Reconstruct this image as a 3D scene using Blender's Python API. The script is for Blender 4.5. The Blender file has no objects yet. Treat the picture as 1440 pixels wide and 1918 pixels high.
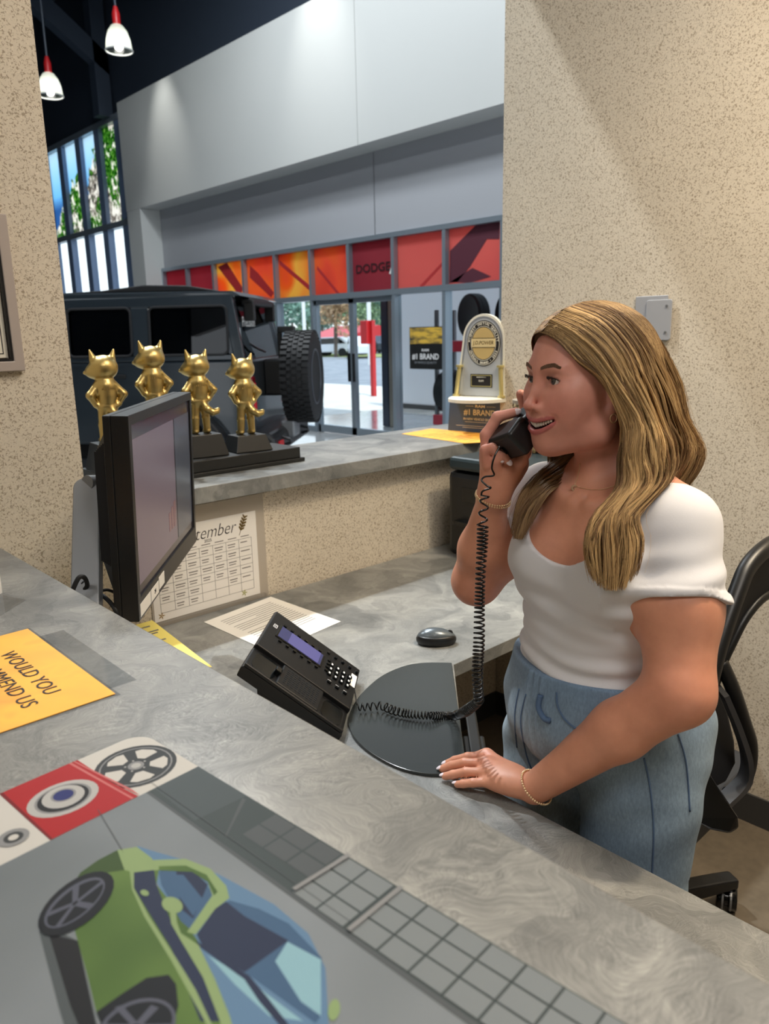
import bpy, bmesh, math, random
import numpy as np
from mathutils import Vector, Matrix, Euler
C = bpy.context.scene.collection
rnd = random.Random(7)

# ---------------------------------------------------------------- camera
# axes: X to the right along the back ledge, Y away along the counters, Z up
CAM_H = 1.57
T = 1.18      # top of the tall counter and the back ledge
D = 0.805     # top of the work desk
FPX, CX, CY = 1437.0, 720.0, 959.0
def _n(v): return v / np.linalg.norm(v)
_B = _n(np.array([2305 - CX, -(590 - CY), -FPX])); _A = _n(np.array([-672 - CX, -(655 - CY), -FPX]))
_A = _n(_A - _A.dot(_B) * _B); _Z = np.cross(_B, _A)
RC = np.array([_B, _A, _Z])
EYE = np.array([0, 0, CAM_H])
def ray(u, v): return RC @ np.array([u - CX, -(v - CY), -FPX])
def on(u, v, ax, val):
    d = ray(u, v); return EYE + d * ((val - EYE[ax]) / d[ax])
def P(u, v, dep): return EYE + RC @ (np.array([u - CX, -(v - CY), -FPX]) / FPX * dep)
cd = bpy.data.cameras.new('camera'); cam = bpy.data.objects.new('camera', cd); C.objects.link(cam)
cd.sensor_fit = 'HORIZONTAL'; cd.sensor_width = 36; cd.lens = 36 * FPX / 1440; cd.clip_start = 0.02; cd.clip_end = 400
_M = Matrix([[float(x) for x in r] for r in RC]).to_4x4(); _M.translation = Vector((0, 0, CAM_H)); cam.matrix_world = _M
cd.dof.use_dof = True; cd.dof.focus_distance = 1.3; cd.dof.aperture_fstop = 9.5
bpy.context.scene.camera = cam

# ---------------------------------------------------------------- world, lights, exposure
sc = bpy.context.scene
sc.view_settings.view_transform = 'Standard'; sc.view_settings.look = 'None'; sc.view_settings.exposure = 0.0; sc.view_settings.gamma = 1
sc.view_settings.use_curve_mapping = False
w = bpy.data.worlds.new('sky'); sc.world = w; w.use_nodes = True
nt = w.node_tree; nt.nodes.clear()
_o = nt.nodes.new('ShaderNodeOutputWorld'); _b = nt.nodes.new('ShaderNodeBackground'); _g = nt.nodes.new('ShaderNodeTexCoord')
_s = nt.nodes.new('ShaderNodeSeparateXYZ'); _r = nt.nodes.new('ShaderNodeValToRGB')
nt.links.new(_g.outputs['Generated'], _s.inputs[0]); nt.links.new(_s.outputs['Z'], _r.inputs[0])
_r.color_ramp.elements[0].position = 0.0; _r.color_ramp.elements[0].color = (0.95, 0.98, 1.0, 1)
_r.color_ramp.elements[1].position = 0.6; _r.color_ramp.elements[1].color = (0.62, 0.78, 1.0, 1)
nt.links.new(_r.outputs[0], _b.inputs[0]); _b.inputs[1].default_value = 2.0; nt.links.new(_b.outputs[0], _o.inputs[0])
def light(kind, name, loc, energy, color, target=None, **kw):
    l = bpy.data.lights.new(name, kind); l.energy = energy; l.color = color
    for k, v in kw.items(): setattr(l, k, v)
    o = bpy.data.objects.new(name, l); C.objects.link(o); o.location = loc
    if target is not None:
        o.rotation_euler = (Vector(target) - Vector(loc)).to_track_quat('-Z', 'Y').to_euler()
    return o
light('SUN', 'sun', (20, -10, 40), 3.0, (1, 0.96, 0.88), target=(28, 10, 0), angle=0.02)
# ceiling lamps of the office
light('AREA', 'office_light', (1.55, 0.1, 3.34), 42, (1.0, 0.91, 0.80), target=(1.55, 0.1, 0), shape='RECTANGLE', size=0.6, size_y=1.2)
light('AREA', 'office_light', (0.1, -0.9, 3.34), 29, (1.0, 0.95, 0.90), target=(0.1, -0.9, 0), shape='RECTANGLE', size=0.6, size_y=1.2)
light('AREA', 'lobby_light', (-1.6, 0.9, 3.34), 15, (0.96, 0.98, 1.0), target=(-1.6, 0.9, 0), shape='RECTANGLE', size=1.2, size_y=1.2)
light('SPOT', 'wall_downlight', (1.80, 0.0, 3.34), 165, (1.0, 0.80, 0.52), target=(2.2, 0.2, 0.5), spot_size=2.0, spot_blend=1.0, shadow_soft_size=0.08)
# high bays of the showroom
light('SPOT', 'high_bay', (0.9, 4.9, 7.75), 1700, (0.93, 0.98, 1.0), target=(1.6, 1.2, 1.2), spot_size=1.1, spot_blend=0.6, shadow_soft_size=0.10)
for x, y, e in ((3.5, 5.5, 340), (4.6, 9.0, 340), (-1.5, 8.0, 260)):
    light('AREA', 'high_bay', (x, y, 8.2), e, (0.90, 0.96, 1.0), target=(x, y, 0), shape='DISK', size=1.0)
# wall washers over the white fascia
for y, z in ((13.7, 6.9), (9.2, 7.2), (5.0, 7.2)):
    light('SPOT', 'wall_washer', (6.65, y, z), 130, (1.0, 0.99, 0.93), target=(7.5, y, z - 1.8), spot_size=0.9, spot_blend=1.0, shadow_soft_size=0.1)

# ---------------------------------------------------------------- materials
def mat(name, col=(0.5, 0.5, 0.5), rough=0.5, metal=0.0, **kw):
    m = bpy.data.materials.new(name); m.use_nodes = True
    b = m.node_tree.nodes['Principled BSDF']
    b.inputs['Base Color'].default_value = (*col, 1); b.inputs['Roughness'].default_value = rough; b.inputs['Metallic'].default_value = metal
    for k, v in kw.items():
        b.inputs[k.replace('_', ' ')].default_value = v
    return m
def srgb(r, g, b):
    return tuple(((c / 255) / 12.92 if c / 255 <= 0.04045 else ((c / 255 + 0.055) / 1.055) ** 2.4) for c in (r, g, b))
class N:
    """small node-graph writer on a material"""
    def __init__(s, m): s.m = m; s.t = m.node_tree; s.b = s.t.nodes['Principled BSDF']
    def n(s, typ, **kw):
        x = s.t.nodes.new('ShaderNode' + typ)
        for k, v in kw.items(): setattr(x, k, v)
        return x
    def l(s, a, b): s.t.links.new(a, b)
    def coord(s, out='Object', scale=(1, 1, 1), rot=(0, 0, 0)):
        c = s.n('TexCoord'); mp = s.n('Mapping'); s.l(c.outputs[out], mp.inputs[0]); mp.inputs['Scale'].default_value = scale; mp.inputs['Rotation'].default_value = rot
        return mp.outputs[0]
    def noise(s, vec, scale, detail=3, rough=0.5, dist=0.0):
        x = s.n('TexNoise'); s.l(vec, x.inputs['Vector']); x.inputs['Scale'].default_value = scale; x.inputs['Detail'].default_value = detail
        x.inputs['Roughness'].default_value = rough; x.inputs['Distortion'].default_value = dist; return x.outputs[0]
    def ramp(s, fac, stops):
        x = s.n('ValToRGB'); s.l(fac, x.inputs[0]); e = x.color_ramp.elements
        while len(e) < len(stops): e.new(0.5)
        for i, (p, c) in enumerate(stops): e[i].position = p; e[i].color = (*(c if isinstance(c, tuple) else (c, c, c)), 1)
        return x.outputs[0]
    def math(s, op, a, b=None):
        x = s.n('Math', operation=op)
        for i, q in enumerate((a, b)):
            if q is None: continue
            if isinstance(q, (int, float)): x.inputs[i].default_value = q
            else: s.l(q, x.inputs[i])
        return x.outputs[0]
    def mix(s, fac, a, b, mode='MIX'):
        x = s.n('Mix', data_type='RGBA', blend_type=mode)
        for i, q in ((0, fac), (6, a), (7, b)):
            if isinstance(q, (int, float)): x.inputs[i].default_value = q
            elif isinstance(q, tuple): x.inputs[i].default_value = (*q, 1)
            else: s.l(q, x.inputs[i])
        return x.outputs[2]
    def base(s, c): s.l(c, s.b.inputs['Base Color'])
    def bump(s, h, strength=0.3, dist=0.01):
        x = s.n('Bump'); s.l(h, x.inputs['Height']); x.inputs['Strength'].default_value = strength; x.inputs['Distance'].default_value = dist
        s.l(x.outputs[0], s.b.inputs['Normal'])
M = {}
def simple(n, *a, **k): M[n] = mat(n, *a, **k); return M[n]
# speckled wall covering
def speckle(name, base, dark):
    m = mat(name, base, 0.75); g = N(m); v = g.coord('Object')
    n1 = g.noise(v, 210, 2, 0.5, 0.9); n3 = g.noise(v, 3, 2)
    r = g.ramp(n1, [(0.40, dark), (0.44, base), (0.66, base), (0.72, tuple(min(1, c * 1.18) for c in base))])
    q = g.mix(g.ramp(n3, [(0.3, 0.93), (0.7, 1.0)]), (0, 0, 0), r, 'MIX'); 
    g.base(q); g.bump(n1, 0.06, 0.002); M[name] = m
speckle('wall_cover', srgb(214, 203, 184), srgb(164, 150, 130))
# swirled grey laminate
def laminate():
    m = mat('laminate', (0.3, 0.3, 0.3), 0.36); g = N(m); v = g.coord('Object')
    wv = g.n('TexNoise'); g.l(v, wv.inputs['Vector']); wv.inputs['Scale'].default_value = 7; wv.inputs['Detail'].default_value = 3
    dv = g.n('VectorMath', operation='MULTIPLY_ADD'); g.l(wv.outputs['Color'], dv.inputs[0]); dv.inputs[1].default_value = (0.22, 0.22, 0); g.l(v, dv.inputs[2])
    fine = None
    for k, (vs, sx, sy) in enumerate(((7.0, 420, 22), (12.0, 520, 30), (4.5, 300, 16))):
        vo = g.n('TexVoronoi', voronoi_dimensions='2D'); vo.inputs['Scale'].default_value = vs
        of = g.n('VectorMath', operation='ADD'); g.l(dv.outputs[0], of.inputs[0]); of.inputs[1].default_value = (k * 3.1, k * 1.7, 0); g.l(of.outputs[0], vo.inputs['Vector'])
        sp = g.n('SeparateColor'); g.l(vo.outputs['Color'], sp.inputs[0])
        ro = g.n('VectorRotate', rotation_type='Z_AXIS'); g.l(v, ro.inputs['Vector']); g.l(g.math('ADD', g.math('MULTIPLY', sp.outputs[0], 6.28), g.math('MULTIPLY', vo.outputs['Distance'], 2.5)), ro.inputs['Angle'])
        mp = g.n('Mapping'); g.l(ro.outputs[0], mp.inputs[0]); mp.inputs['Scale'].default_value = (sx, sy, 1)
        ns = g.noise(mp.outputs[0], 1.0, 2, 0.6, 0.3)
        ns = g.math('ADD', g.math('MULTIPLY', g.math('SUBTRACT', ns, 0.5), 0.62), g.math('MULTIPLY', g.math('SUBTRACT', sp.outputs[1], .5), 0.13))
        fine = ns if fine is None else g.math('ADD', fine, ns)
    big = g.noise(dv.outputs[0], 5.5, 5, 0.6, 1.2)
    tot = g.math('ADD', fine, g.math('ADD', g.math('MULTIPLY', g.math('SUBTRACT', big, .5), 1.05), .5))
    g.base(g.ramp(tot, [(0.15, srgb(84, 86, 86)), (0.5, srgb(122, 123, 121)), (0.9, srgb(168, 168, 163))]))
    rr = g.n('MapRange'); g.l(tot, rr.inputs[0]); rr.inputs[3].default_value = 0.46; rr.inputs[4].default_value = 0.30; g.l(rr.outputs[0], g.b.inputs['Roughness'])
    M['laminate'] = m
laminate()
def concrete(name, c1, c2, rough, bump=0.05):
    m = mat(name, c1, rough); g = N(m); v = g.coord('Object'); n1 = g.noise(v, 1.3, 5, 0.6, 0.5); n2 = g.noise(v, 40, 3)
    g.base(g.ramp(g.math('ADD', g.math('MULTIPLY', n1, 0.8), g.math('MULTIPLY', n2, 0.2)), [(0.35, c1), (0.65, c2)])); M[name] = m
concrete('office_floor', srgb(84, 76, 64), srgb(120, 108, 92), 0.35)
concrete('showroom_floor', srgb(150, 152, 152), srgb(180, 182, 182), 0.12)
concrete('sidewalk', srgb(205, 200, 190), srgb(225, 220, 210), 0.8)
concrete('asphalt', srgb(120, 124, 130), srgb(150, 152, 156), 0.8)
concrete('grass', srgb(110, 130, 70), srgb(170, 170, 110), 0.9)
simple('white_panel', srgb(190, 192, 190), 0.45); simple('grey_panel', srgb(160, 162, 167), 0.5)
simple('navy', srgb(38, 48, 62), 0.7); simple('navy_steel', srgb(52, 62, 76), 0.5); simple('dark_base', srgb(58, 58, 58), 0.5)
simple('aluminium', srgb(150, 162, 172), 0.35, 0.6); simple('ceiling_white', srgb(225, 222, 215), 0.8); simple('lobby_wall', srgb(180, 172, 158), 0.8)
simple('black_plastic', srgb(16, 17, 19), 0.38); simple('black_matte', srgb(20, 20, 22), 0.7); simple('black_gloss', srgb(12, 14, 15), 0.12)
simple('black_rubber', srgb(14, 15, 17), 0.65); simple('chrome', srgb(200, 200, 205), 0.15, 1.0); simple('grey_metal', srgb(128, 130, 132), 0.4, 0.5)
simple('white_paper', srgb(236, 233, 226), 0.7); simple('yellow_paper', srgb(236, 220, 120), 0.7); simple('orange_paper', srgb(248, 178, 66), 0.6); simple('ink', srgb(30, 24, 22), 0.6)
simple('gold_leaf', srgb(196, 172, 112), 0.36, 1.0); simple('red', srgb(190, 30, 34), 0.4); simple('white_plastic', srgb(225, 225, 222), 0.4)
simple('plinth_black', srgb(26, 27, 27), 0.42); simple('bulb', (1, 1, 1), 0.5, Emission_Color=(1, 0.97, 0.9, 1), Emission_Strength=22.0)
def glass(name, tint=(1, 1, 1), refl=0.12, rough=0.0):
    m = bpy.data.materials.new(name); m.use_nodes = True; t = m.node_tree; t.nodes.clear()
    o = t.nodes.new('ShaderNodeOutputMaterial'); mx = t.nodes.new('ShaderNodeMixShader'); tr = t.nodes.new('ShaderNodeBsdfTransparent'); gl = t.nodes.new('ShaderNodeBsdfGlossy'); fr = t.nodes.new('ShaderNodeFresnel')
    fr.inputs[0].default_value = 1.0 + refl * 4; tr.inputs[0].default_value = (*tint, 1); gl.inputs['Roughness'].default_value = rough
    ge = t.nodes.new('ShaderNodeNewGeometry'); sb = t.nodes.new('ShaderNodeMath'); sb.operation = 'SUBTRACT'; sb.use_clamp = True; t.links.new(fr.outputs[0], sb.inputs[0]); t.links.new(ge.outputs['Backfacing'], sb.inputs[1]); t.links.new(sb.outputs[0], mx.inputs[0]); t.links.new(tr.outputs[0], mx.inputs[1]); t.links.new(gl.outputs[0], mx.inputs[2]); t.links.new(mx.outputs[0], o.inputs[0]); M[name] = m; return m
glass('glass', (0.93, 0.97, 0.98)); glass('dark_glass', (0.10, 0.12, 0.12), 0.13); glass('lamp_glass', (0.80, 0.84, 0.80), 0.15, 0.1); _t = M['lamp_glass'].node_tree; _o2 = [n for n in _t.nodes if n.type == 'OUTPUT_MATERIAL'][0]; _p = _o2.inputs[0].links[0].from_socket; _d = _t.nodes.new('ShaderNodeBsdfTranslucent'); _d.inputs[0].default_value = (.8, .82, .78, 1); _m2 = _t.nodes.new('ShaderNodeMixShader'); _m2.inputs[0].default_value = .38; _t.links.new(_p, _m2.inputs[1]); _t.links.new(_d.outputs[0], _m2.inputs[2]); _t.links.new(_m2.outputs[0], _o2.inputs[0]); glass('clear_sleeve', (0.90, 0.91, 0.92), 0.10, 0.08)

# ---------------------------------------------------------------- mesh helpers
class MB:
    def __init__(s): s.v = []; s.f = []; s.mi = []; s.m = Matrix.Identity(4); s.k = 0
    def at(s, loc=(0, 0, 0), rot=(0, 0, 0)): s.m = Matrix.Translation(loc) @ Euler(rot).to_matrix().to_4x4(); return s
    def mtx(s, m): s.m = m; return s
    def mat(s, k): s.k = k; return s
    def add(s, vs, fs):
        n = len(s.v); s.v += [tuple(s.m @ Vector(p)) for p in vs]; s.f += [tuple(n + i for i in f) for f in fs]; s.mi += [s.k] * len(fs); return s
    def box(s, a, b, taper=None):
        (x0, y0, z0), (x1, y1, z1) = a, b; t = taper or 0
        vs = [(x0, y0, z0), (x1, y0, z0), (x1, y1, z0), (x0, y1, z0), (x0 + t, y0 + t, z1), (x1 - t, y0 + t, z1), (x1 - t, y1 - t, z1), (x0 + t, y1 - t, z1)]
        return s.add(vs, [(0, 3, 2, 1), (4, 5, 6, 7), (0, 1, 5, 4), (1, 2, 6, 5), (2, 3, 7, 6), (3, 0, 4, 7)])
    def prism(s, poly, a, b, axis=2):
        """extrude a 2D polygon along an axis from a to b"""
        def pt(p, h): return (p[0], p[1], h) if axis == 2 else ((p[0], h, p[1]) if axis == 1 else (h, p[0], p[1]))
        n = len(poly); vs = [pt(p, a) for p in poly] + [pt(p, b) for p in poly]
        return s.add(vs, [tuple(range(n))[::-1], tuple(range(n, 2 * n))] + [(i, (i + 1) % n, n + (i + 1) % n, n + i) for i in range(n)])
    def ring(s, outer, inner, a, b, axis=2):
        def pt(p, h): return (p[0], p[1], h) if axis == 2 else ((p[0], h, p[1]) if axis == 1 else (h, p[0], p[1]))
        n = len(outer); vs = [pt(p, h) for h in (a, b) for q in (outer, inner) for p in q]; fs = []
        for i in range(n):
            j = (i + 1) % n
            fs += [(i, j, n + j, n + i), (2 * n + i, 3 * n + i, 3 * n + j, 2 * n + j), (i, 2 * n + i, 2 * n + j, j), (n + i, n + j, 3 * n + j, 3 * n + i)]
        return s.add(vs, fs)
    def lathe(s, prof, seg=24, axis=2):
        vs = []; fs = []
        for r, h in prof:
            for i in range(seg):
                a = 2 * math.pi * i / seg; c, d = r * math.cos(a), r * math.sin(a)
                vs.append((c, d, h) if axis == 2 else ((c, h, d) if axis == 1 else (h, c, d)))
        for k in range(len(prof) - 1):
            for i in range(seg):
                j = (i + 1) % seg; fs.append((k * seg + i, k * seg + j, (k + 1) * seg + j, (k + 1) * seg + i))
        fs.append(tuple(range(seg))[::-1]); fs.append(tuple((len(prof) - 1) * seg + i for i in range(seg)))
        return s.add(vs, fs)
    def tube(s, pts, r, seg=8, closed=False):
        pts = [Vector(p) for p in pts]; n = len(pts); rs = r if isinstance(r, (list, tuple)) else [r] * n
        vs = []; fs = []; up = None
        for i in range(n):
            if closed: t = pts[(i + 1) % n] - pts[i - 1]
            else: t = pts[min(i + 1, n - 1)] - pts[max(i - 1, 0)]
            t.normalize()
            if up is None: up = t.orthogonal().normalized()
            up = (up - up.dot(t) * t).normalized(); sd = t.cross(up)
            for k in range(seg):
                a = 2 * math.pi * k / seg; vs.append(tuple(pts[i] + (up * math.cos(a) + sd * math.sin(a)) * rs[i]))
        for i in range(n if closed else n - 1):
            for k in range(seg):
                j = (k + 1) % seg; i2 = (i + 1) % n; fs.append((i * seg + k, i * seg + j, i2 * seg + j, i2 * seg + k))
        if not closed: fs.append(tuple(range(seg))[::-1]); fs.append(tuple((n - 1) * seg + k for k in range(seg)))
        return s.add(vs, fs)
    def sphere(s, c, r, seg=16, rings=10):
        r = r if isinstance(r, tuple) else (r, r, r); vs = [(c[0], c[1], c[2] - r[2])]; fs = []
        for i in range(1, rings):
            t = -math.pi / 2 + math.pi * i / rings
            for k in range(seg):
                a = 2 * math.pi * k / seg; vs.append((c[0] + r[0] * math.cos(t) * math.cos(a), c[1] + r[1] * math.cos(t) * math.sin(a), c[2] + r[2] * math.sin(t)))
        vs.append((c[0], c[1], c[2] + r[2])); top = len(vs) - 1
        for k in range(seg):
            j = (k + 1) % seg; fs.append((0, 1 + j, 1 + k)); fs.append((top, top - seg + k, top - seg + j))
            for i in range(rings - 2): a = 1 + i * seg; fs.append((a + k, a + j, a + seg + j, a + seg + k))
        return s.add(vs, fs)
    def build(s, name, mats, parent=None, smooth=False, bevel=0.0, kind=None, label=None):
        me = bpy.data.meshes.new(name); me.from_pydata(s.v, [], s.f)
        for m in (mats if isinstance(mats, (list, tuple)) else [mats]): me.materials.append(m)
        me.polygons.foreach_set('material_index', s.mi)
        bm = bmesh.new(); bm.from_mesh(me); bmesh.ops.recalc_face_normals(bm, faces=bm.faces); bm.to_mesh(me); bm.free()
        if smooth: me.shade_smooth(); 
        o = bpy.data.objects.new(name, me); C.objects.link(o)
        if smooth and smooth != 2:
            md = o.modifiers.new('sharp', 'EDGE_SPLIT'); md.split_angle = math.radians(38)
        if bevel:
            md = o.modifiers.new('bevel', 'BEVEL'); md.width = bevel; md.segments = 2; md.limit_method = 'ANGLE'; md.angle_limit = math.radians(35)
        if parent: o.parent = parent
        if kind: o['kind'] = kind
        if label: o['label'] = label
        return o
def tag(o, label=None, cat=None, group=None, kind=None):
    for k, v in (('label', label), ('category', cat), ('group', group), ('kind', kind)):
        if v: o[k] = v
    return o
def thing(name, label, cat, loc=(0, 0, 0), rot=(0, 0, 0), group=None, kind=None):
    o = bpy.data.objects.new(name, None); C.objects.link(o); o.location = loc; o.rotation_euler = rot; o.empty_display_size = 0.05
    return tag(o, label, cat, group, kind)
def thing_m(name, label, cat, m, group=None):
    o = thing(name, label, cat, group=group); o.matrix_world = m; return o
def copy_tree(o, parent=None):
    c = o.copy(); C.objects.link(c)
    if parent: c.parent = parent
    for ch in [x for x in bpy.data.objects if x.parent == o]: copy_tree(ch, c)
    return c
def struct(name, mb, m, **k): return mb.build(name, m, kind='structure', **k)
_fonts = {}
def text(s, size, name, m, parent=None, mtx=None, ext=0.0004, align='CENTER', shear=0.0, offset=0.0, spacing=1.0, sx=1.0):
    cu = bpy.data.curves.new('t', 'FONT'); cu.body = s; cu.size = size; cu.extrude = ext; cu.align_x = align; cu.align_y = 'CENTER'; cu.shear = shear; cu.offset = offset; cu.space_character = spacing; cu.resolution_u = 3
    o = bpy.data.objects.new('t', cu); C.objects.link(o)
    me = bpy.data.meshes.new_from_object(o.evaluated_get(bpy.context.evaluated_depsgraph_get())); me.name = name
    bpy.data.objects.remove(o); bpy.data.curves.remove(cu)
    me.materials.clear(); me.materials.append(m)
    if mtx is not None: me.transform(mtx @ Matrix.Diagonal((sx, 1, 1, 1)))
    q = bpy.data.objects.new(name, me); C.objects.link(q)
    if parent: q.parent = parent
    return q
def frame(o, x, y, z=None):
    """matrix from origin and two axes"""
    x = Vector(x).normalized(); y = Vector(y); y = (y - y.dot(x) * x).normalized(); z = x.cross(y)
    m = Matrix((x, y, z)).transposed().to_4x4(); m.translation = Vector(o); return m
def circ(cx, cy, r, n=24, a0=0, a1=2 * math.pi, ry=None):
    ry = ry or r; return [(cx + r * math.cos(a0 + (a1 - a0) * i / n), cy + ry * math.sin(a0 + (a1 - a0) * i / n)) for i in range(n)]
def rrect(x0, y0, x1, y1, r, n=5):
    out = []
    for cx, cy, a in ((x1 - r, y1 - r, 0), (x0 + r, y1 - r, 90), (x0 + r, y0 + r, 180), (x1 - r, y0 + r, 270)):
        for i in range(n + 1): t = math.radians(a + 90 * i / n); out.append((cx + r * math.cos(t), cy + r * math.sin(t)))
    return out
def spline(pts, n=10):
    pts = [Vector(p) for p in pts]; out = []
    for i in range(len(pts) - 1):
        p0 = pts[max(i - 1, 0)]; p1 = pts[i]; p2 = pts[i + 1]; p3 = pts[min(i + 2, len(pts) - 1)]
        for k in range(n):
            t = k / n; out.append(.5 * ((2 * p1) + (p2 - p0) * t + (2 * p0 - 5 * p1 + 4 * p2 - p3) * t * t + (-p0 + 3 * p1 - 3 * p2 + p3) * t ** 3))
    out.append(pts[-1]); return out
# ================================================================ the setting
XW = 2.345    # face of the wall on the right
YH = 1.87     # face of the half wall with the ledge
XS = 7.94     # glass front of the showroom
struct('floor', MB().box((-4, -3.5, -0.1), (XW + .3, YH + .33, 0)), M['office_floor'])
struct('floor', MB().box((-6, YH + .33, -0.1), (XS + .1, 24, 0)).box((XW + .3, -3.5, -.1), (XS + .1, YH + .33, 0)), M['showroom_floor'])
struct('wall_left', MB().box((-4, YH, 0), (0.725, YH + .33, 3.37)), M['wall_cover'])
struct('wall_half', MB().box((0.725, YH, 0), (XW + .3, YH + .33, T - 0.045)), M['wall_cover'])
struct('wall_right', MB().box((XW, -3.5, 0), (XW + .3, YH - 0.005, 3.37)), M['wall_cover'])
struct('baseboard_right', MB().box((XW - 0.008, -3.5, 0), (XW, YH, 0.10)), M['dark_base'])
struct('baseboard_half', MB().box((0.45, YH - 0.008, 0), (XW - .008, YH, 0.10)), M['dark_base'])
struct('ceiling', MB().box((-4, -3.5, 3.37), (XW + .3, YH + .33, 3.5)), M['ceiling_white'])
struct('wall_back', MB().box((-4, -3.6, 0), (XW + .3, -3.5, 3.37)), M['lobby_wall'])
struct('wall_lobby', MB().box((-4.1, -3.5, 0), (-4, YH, 3.37)), M['lobby_wall'])
# showroom shell
struct('wall_far', MB().box((-6, 24, 0), (XS + .1, 24.2, 9)), M['navy'])
struct('wall_west', MB().box((-6.2, YH + .33, 0), (-6, 24, 9)), M['navy'])
struct('wall_above', MB().box((-6, YH + .2, 3.37), (XS, YH + .33, 9)), M['grey_panel'])
struct('ceiling', MB().box((-6.2, YH + .33, 9), (XS + .1, 24.2, 9.1)), M['navy'])
# upper outside wall: over the tall windows and behind the fascia
struct('wall_front_upper', MB().box((XS, YH, 6.05), (XS + .15, 24.2, 9)).box((XS, YH, 2.95), (XS + .15, 15.07, 6.05)).box((XS, 20.9, 0), (XS + .15, 24.2, 6.05)), M['navy'])
rw = MB()
for a, b in ((YH, 8.61), (8.63, 15.05)): rw.box((XS - .02, a, 2.93), (XS, b, 4.075))
struct('wall_recess', rw, M['grey_panel'])
# white fascia box with pier
XF = 7.5
t = tag(thing('wall_fascia', None, None), kind='structure')
for a, b in ((YH + .33, 8.466), (8.474, 15.09)): MB().box((XF, a, 4.075), (XS - .02, b, 6.09)).build('panel', M['white_panel'], t)
MB().box((XF, 14.99, 0), (XS, 15.56, 4.07)).build('pier', M['white_panel'], t)
MB().box((XF, 15.09, 4.075), (XS, 15.58, 6.09)).build('panel', M['white_panel'], t)
# steel: columns and rafters of the dark hall
for k, (y, x) in enumerate(((16.6, XS - .35), (22.3, XS - .3))):
    struct('trim_column', MB().box((x, y, 6.1), (x + .3, y + .28, 9)), M['navy_steel'])
for y in (16.6, 22.3):
    struct('trim_rafter', MB().prism([(-6, 8.35), (6.2, 8.0), (XS - .05, 6.9), (XS - .05, 7.3), (6.4, 8.35), (-6, 8.75)], y, y + .25, axis=1), M['navy_steel'])
for x in (-2, 1.0, 4.0, 6.6):
    struct('trim_purlin', MB().box((x, YH + .33, 8.8), (x + .12, 24, 9)), M['navy_steel'])

# ---------------------------------------------------------------- glass front
def film(name, stops, noise=2.0, seed=0.0, rot=(0, 0, 0)):
    """backlit printed film: daylight passes through it"""
    m = bpy.data.materials.new(name); m.use_nodes = True; g = N(m); t = m.node_tree
    v = g.coord('Object', rot=rot); mp = g.n('VectorMath', operation='ADD'); g.l(v, mp.inputs[0]); mp.inputs[1].default_value = (seed, seed * 1.7, seed * .6)
    wv = g.n('TexVoronoi', feature='SMOOTH_F1'); g.l(mp.outputs[0], wv.inputs['Vector']); wv.inputs['Scale'].default_value = noise * 0.6; wv.inputs['Smoothness'].default_value = 0.35
    f = g.math('ADD', g.math('MULTIPLY', wv.outputs[0], 0.75), g.math('MULTIPLY', g.noise(mp.outputs[0], noise, 1, 0.4, 0.6), 0.45))
    c = g.ramp(f, stops)
    tr = g.n('BsdfTranslucent'); df = g.n('BsdfDiffuse'); mx = g.n('MixShader'); mx.inputs[0].default_value = 0.3
    g.l(c, tr.inputs[0]); g.l(c, df.inputs[0]); g.l(tr.outputs[0], mx.inputs[1]); g.l(df.outputs[0], mx.inputs[2])
    o = [n for n in t.nodes if n.type == 'OUTPUT_MATERIAL'][0]; g.l(mx.outputs[0], o.inputs[0]); M[name] = m; return m
R1, R2, R3 = srgb(170, 30, 40), srgb(225, 70, 60), srgb(245, 110, 80)
film('film_deep', [(0.3, srgb(176, 74, 88)), (0.8, srgb(186, 84, 96))])
film('film_red', [(0.1, srgb(214, 104, 102)), (0.45, srgb(236, 132, 126)), (0.9, srgb(244, 144, 134))], 1.2, 3.1)
film('film_sun_spots', [(0.15, srgb(220, 90, 70)), (0.42, srgb(250, 120, 80)), (0.52, srgb(255, 140, 60)), (0.62, srgb(255, 215, 110)), (0.8, srgb(255, 160, 80))], 1.6, 1.3)  # bright spots of sun coming through are put into the film colour
film('film_sun_glow', [(0.2, srgb(222, 96, 84)), (0.5, srgb(250, 120, 90)), (0.72, srgb(255, 150, 80))], 1.6, 5.3)  # softer sun glow, likewise painted into the colour ramp
win = tag(thing('window_1', None, None), kind='structure')
mull = [6.25, 7.22, 8.2, 9.17, 10.1, 11.07, 12.03, 13.03, 14.01, 14.97]
mull = [4.3, 5.28] + mull
def bar(nm, a, b, par, m='aluminium'): return MB().box(a, b).build(nm, M[m], par)
bar('head_rail', (XS - .094, 2.3, 2.885), (XS + .054, 14.985, 2.95), win)
bar('transom', (XS - .094, 2.3, 2.105), (XS + .054, 14.985, 2.185), win)
bar('sill_rail', (XS - .06, 2.3, 0), (XS + .05, 8.2, 0.09), win); bar('sill_rail', (XS - .06, 10.1, 0), (XS + .05, 14.99, 0.09), win)
for i, y in enumerate(mull):
    bar('mullion', (XS - .09, y - .03, 2.17 if y == 9.17 else 0), (XS + .05, y + .03, 2.9), win)
fm = {12: 'film_deep', 11: 'film_red', 10: 'film_red'}
seq = ['film_red', 'film_red', 'film_red', 'film_red', 'film_deep', 'film_sun_glow', 'film_sun_spots', 'film_sun_glow', 'film_sun_spots', 'film_deep', 'film_deep']
ys = mull
for i in range(len(ys) - 1):
    MB().box((XS - .012, ys[i] + .03, 2.185), (XS - .004, ys[i + 1] - .03, 2.885)).build('film_panel', M[seq[i]], win)
    if not (8.1 < ys[i] < 10): MB().box((XS - .004, ys[i] + .03, .09), (XS + .004, ys[i + 1] - .03, 2.105)).build('pane', M['glass'], win)
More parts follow.
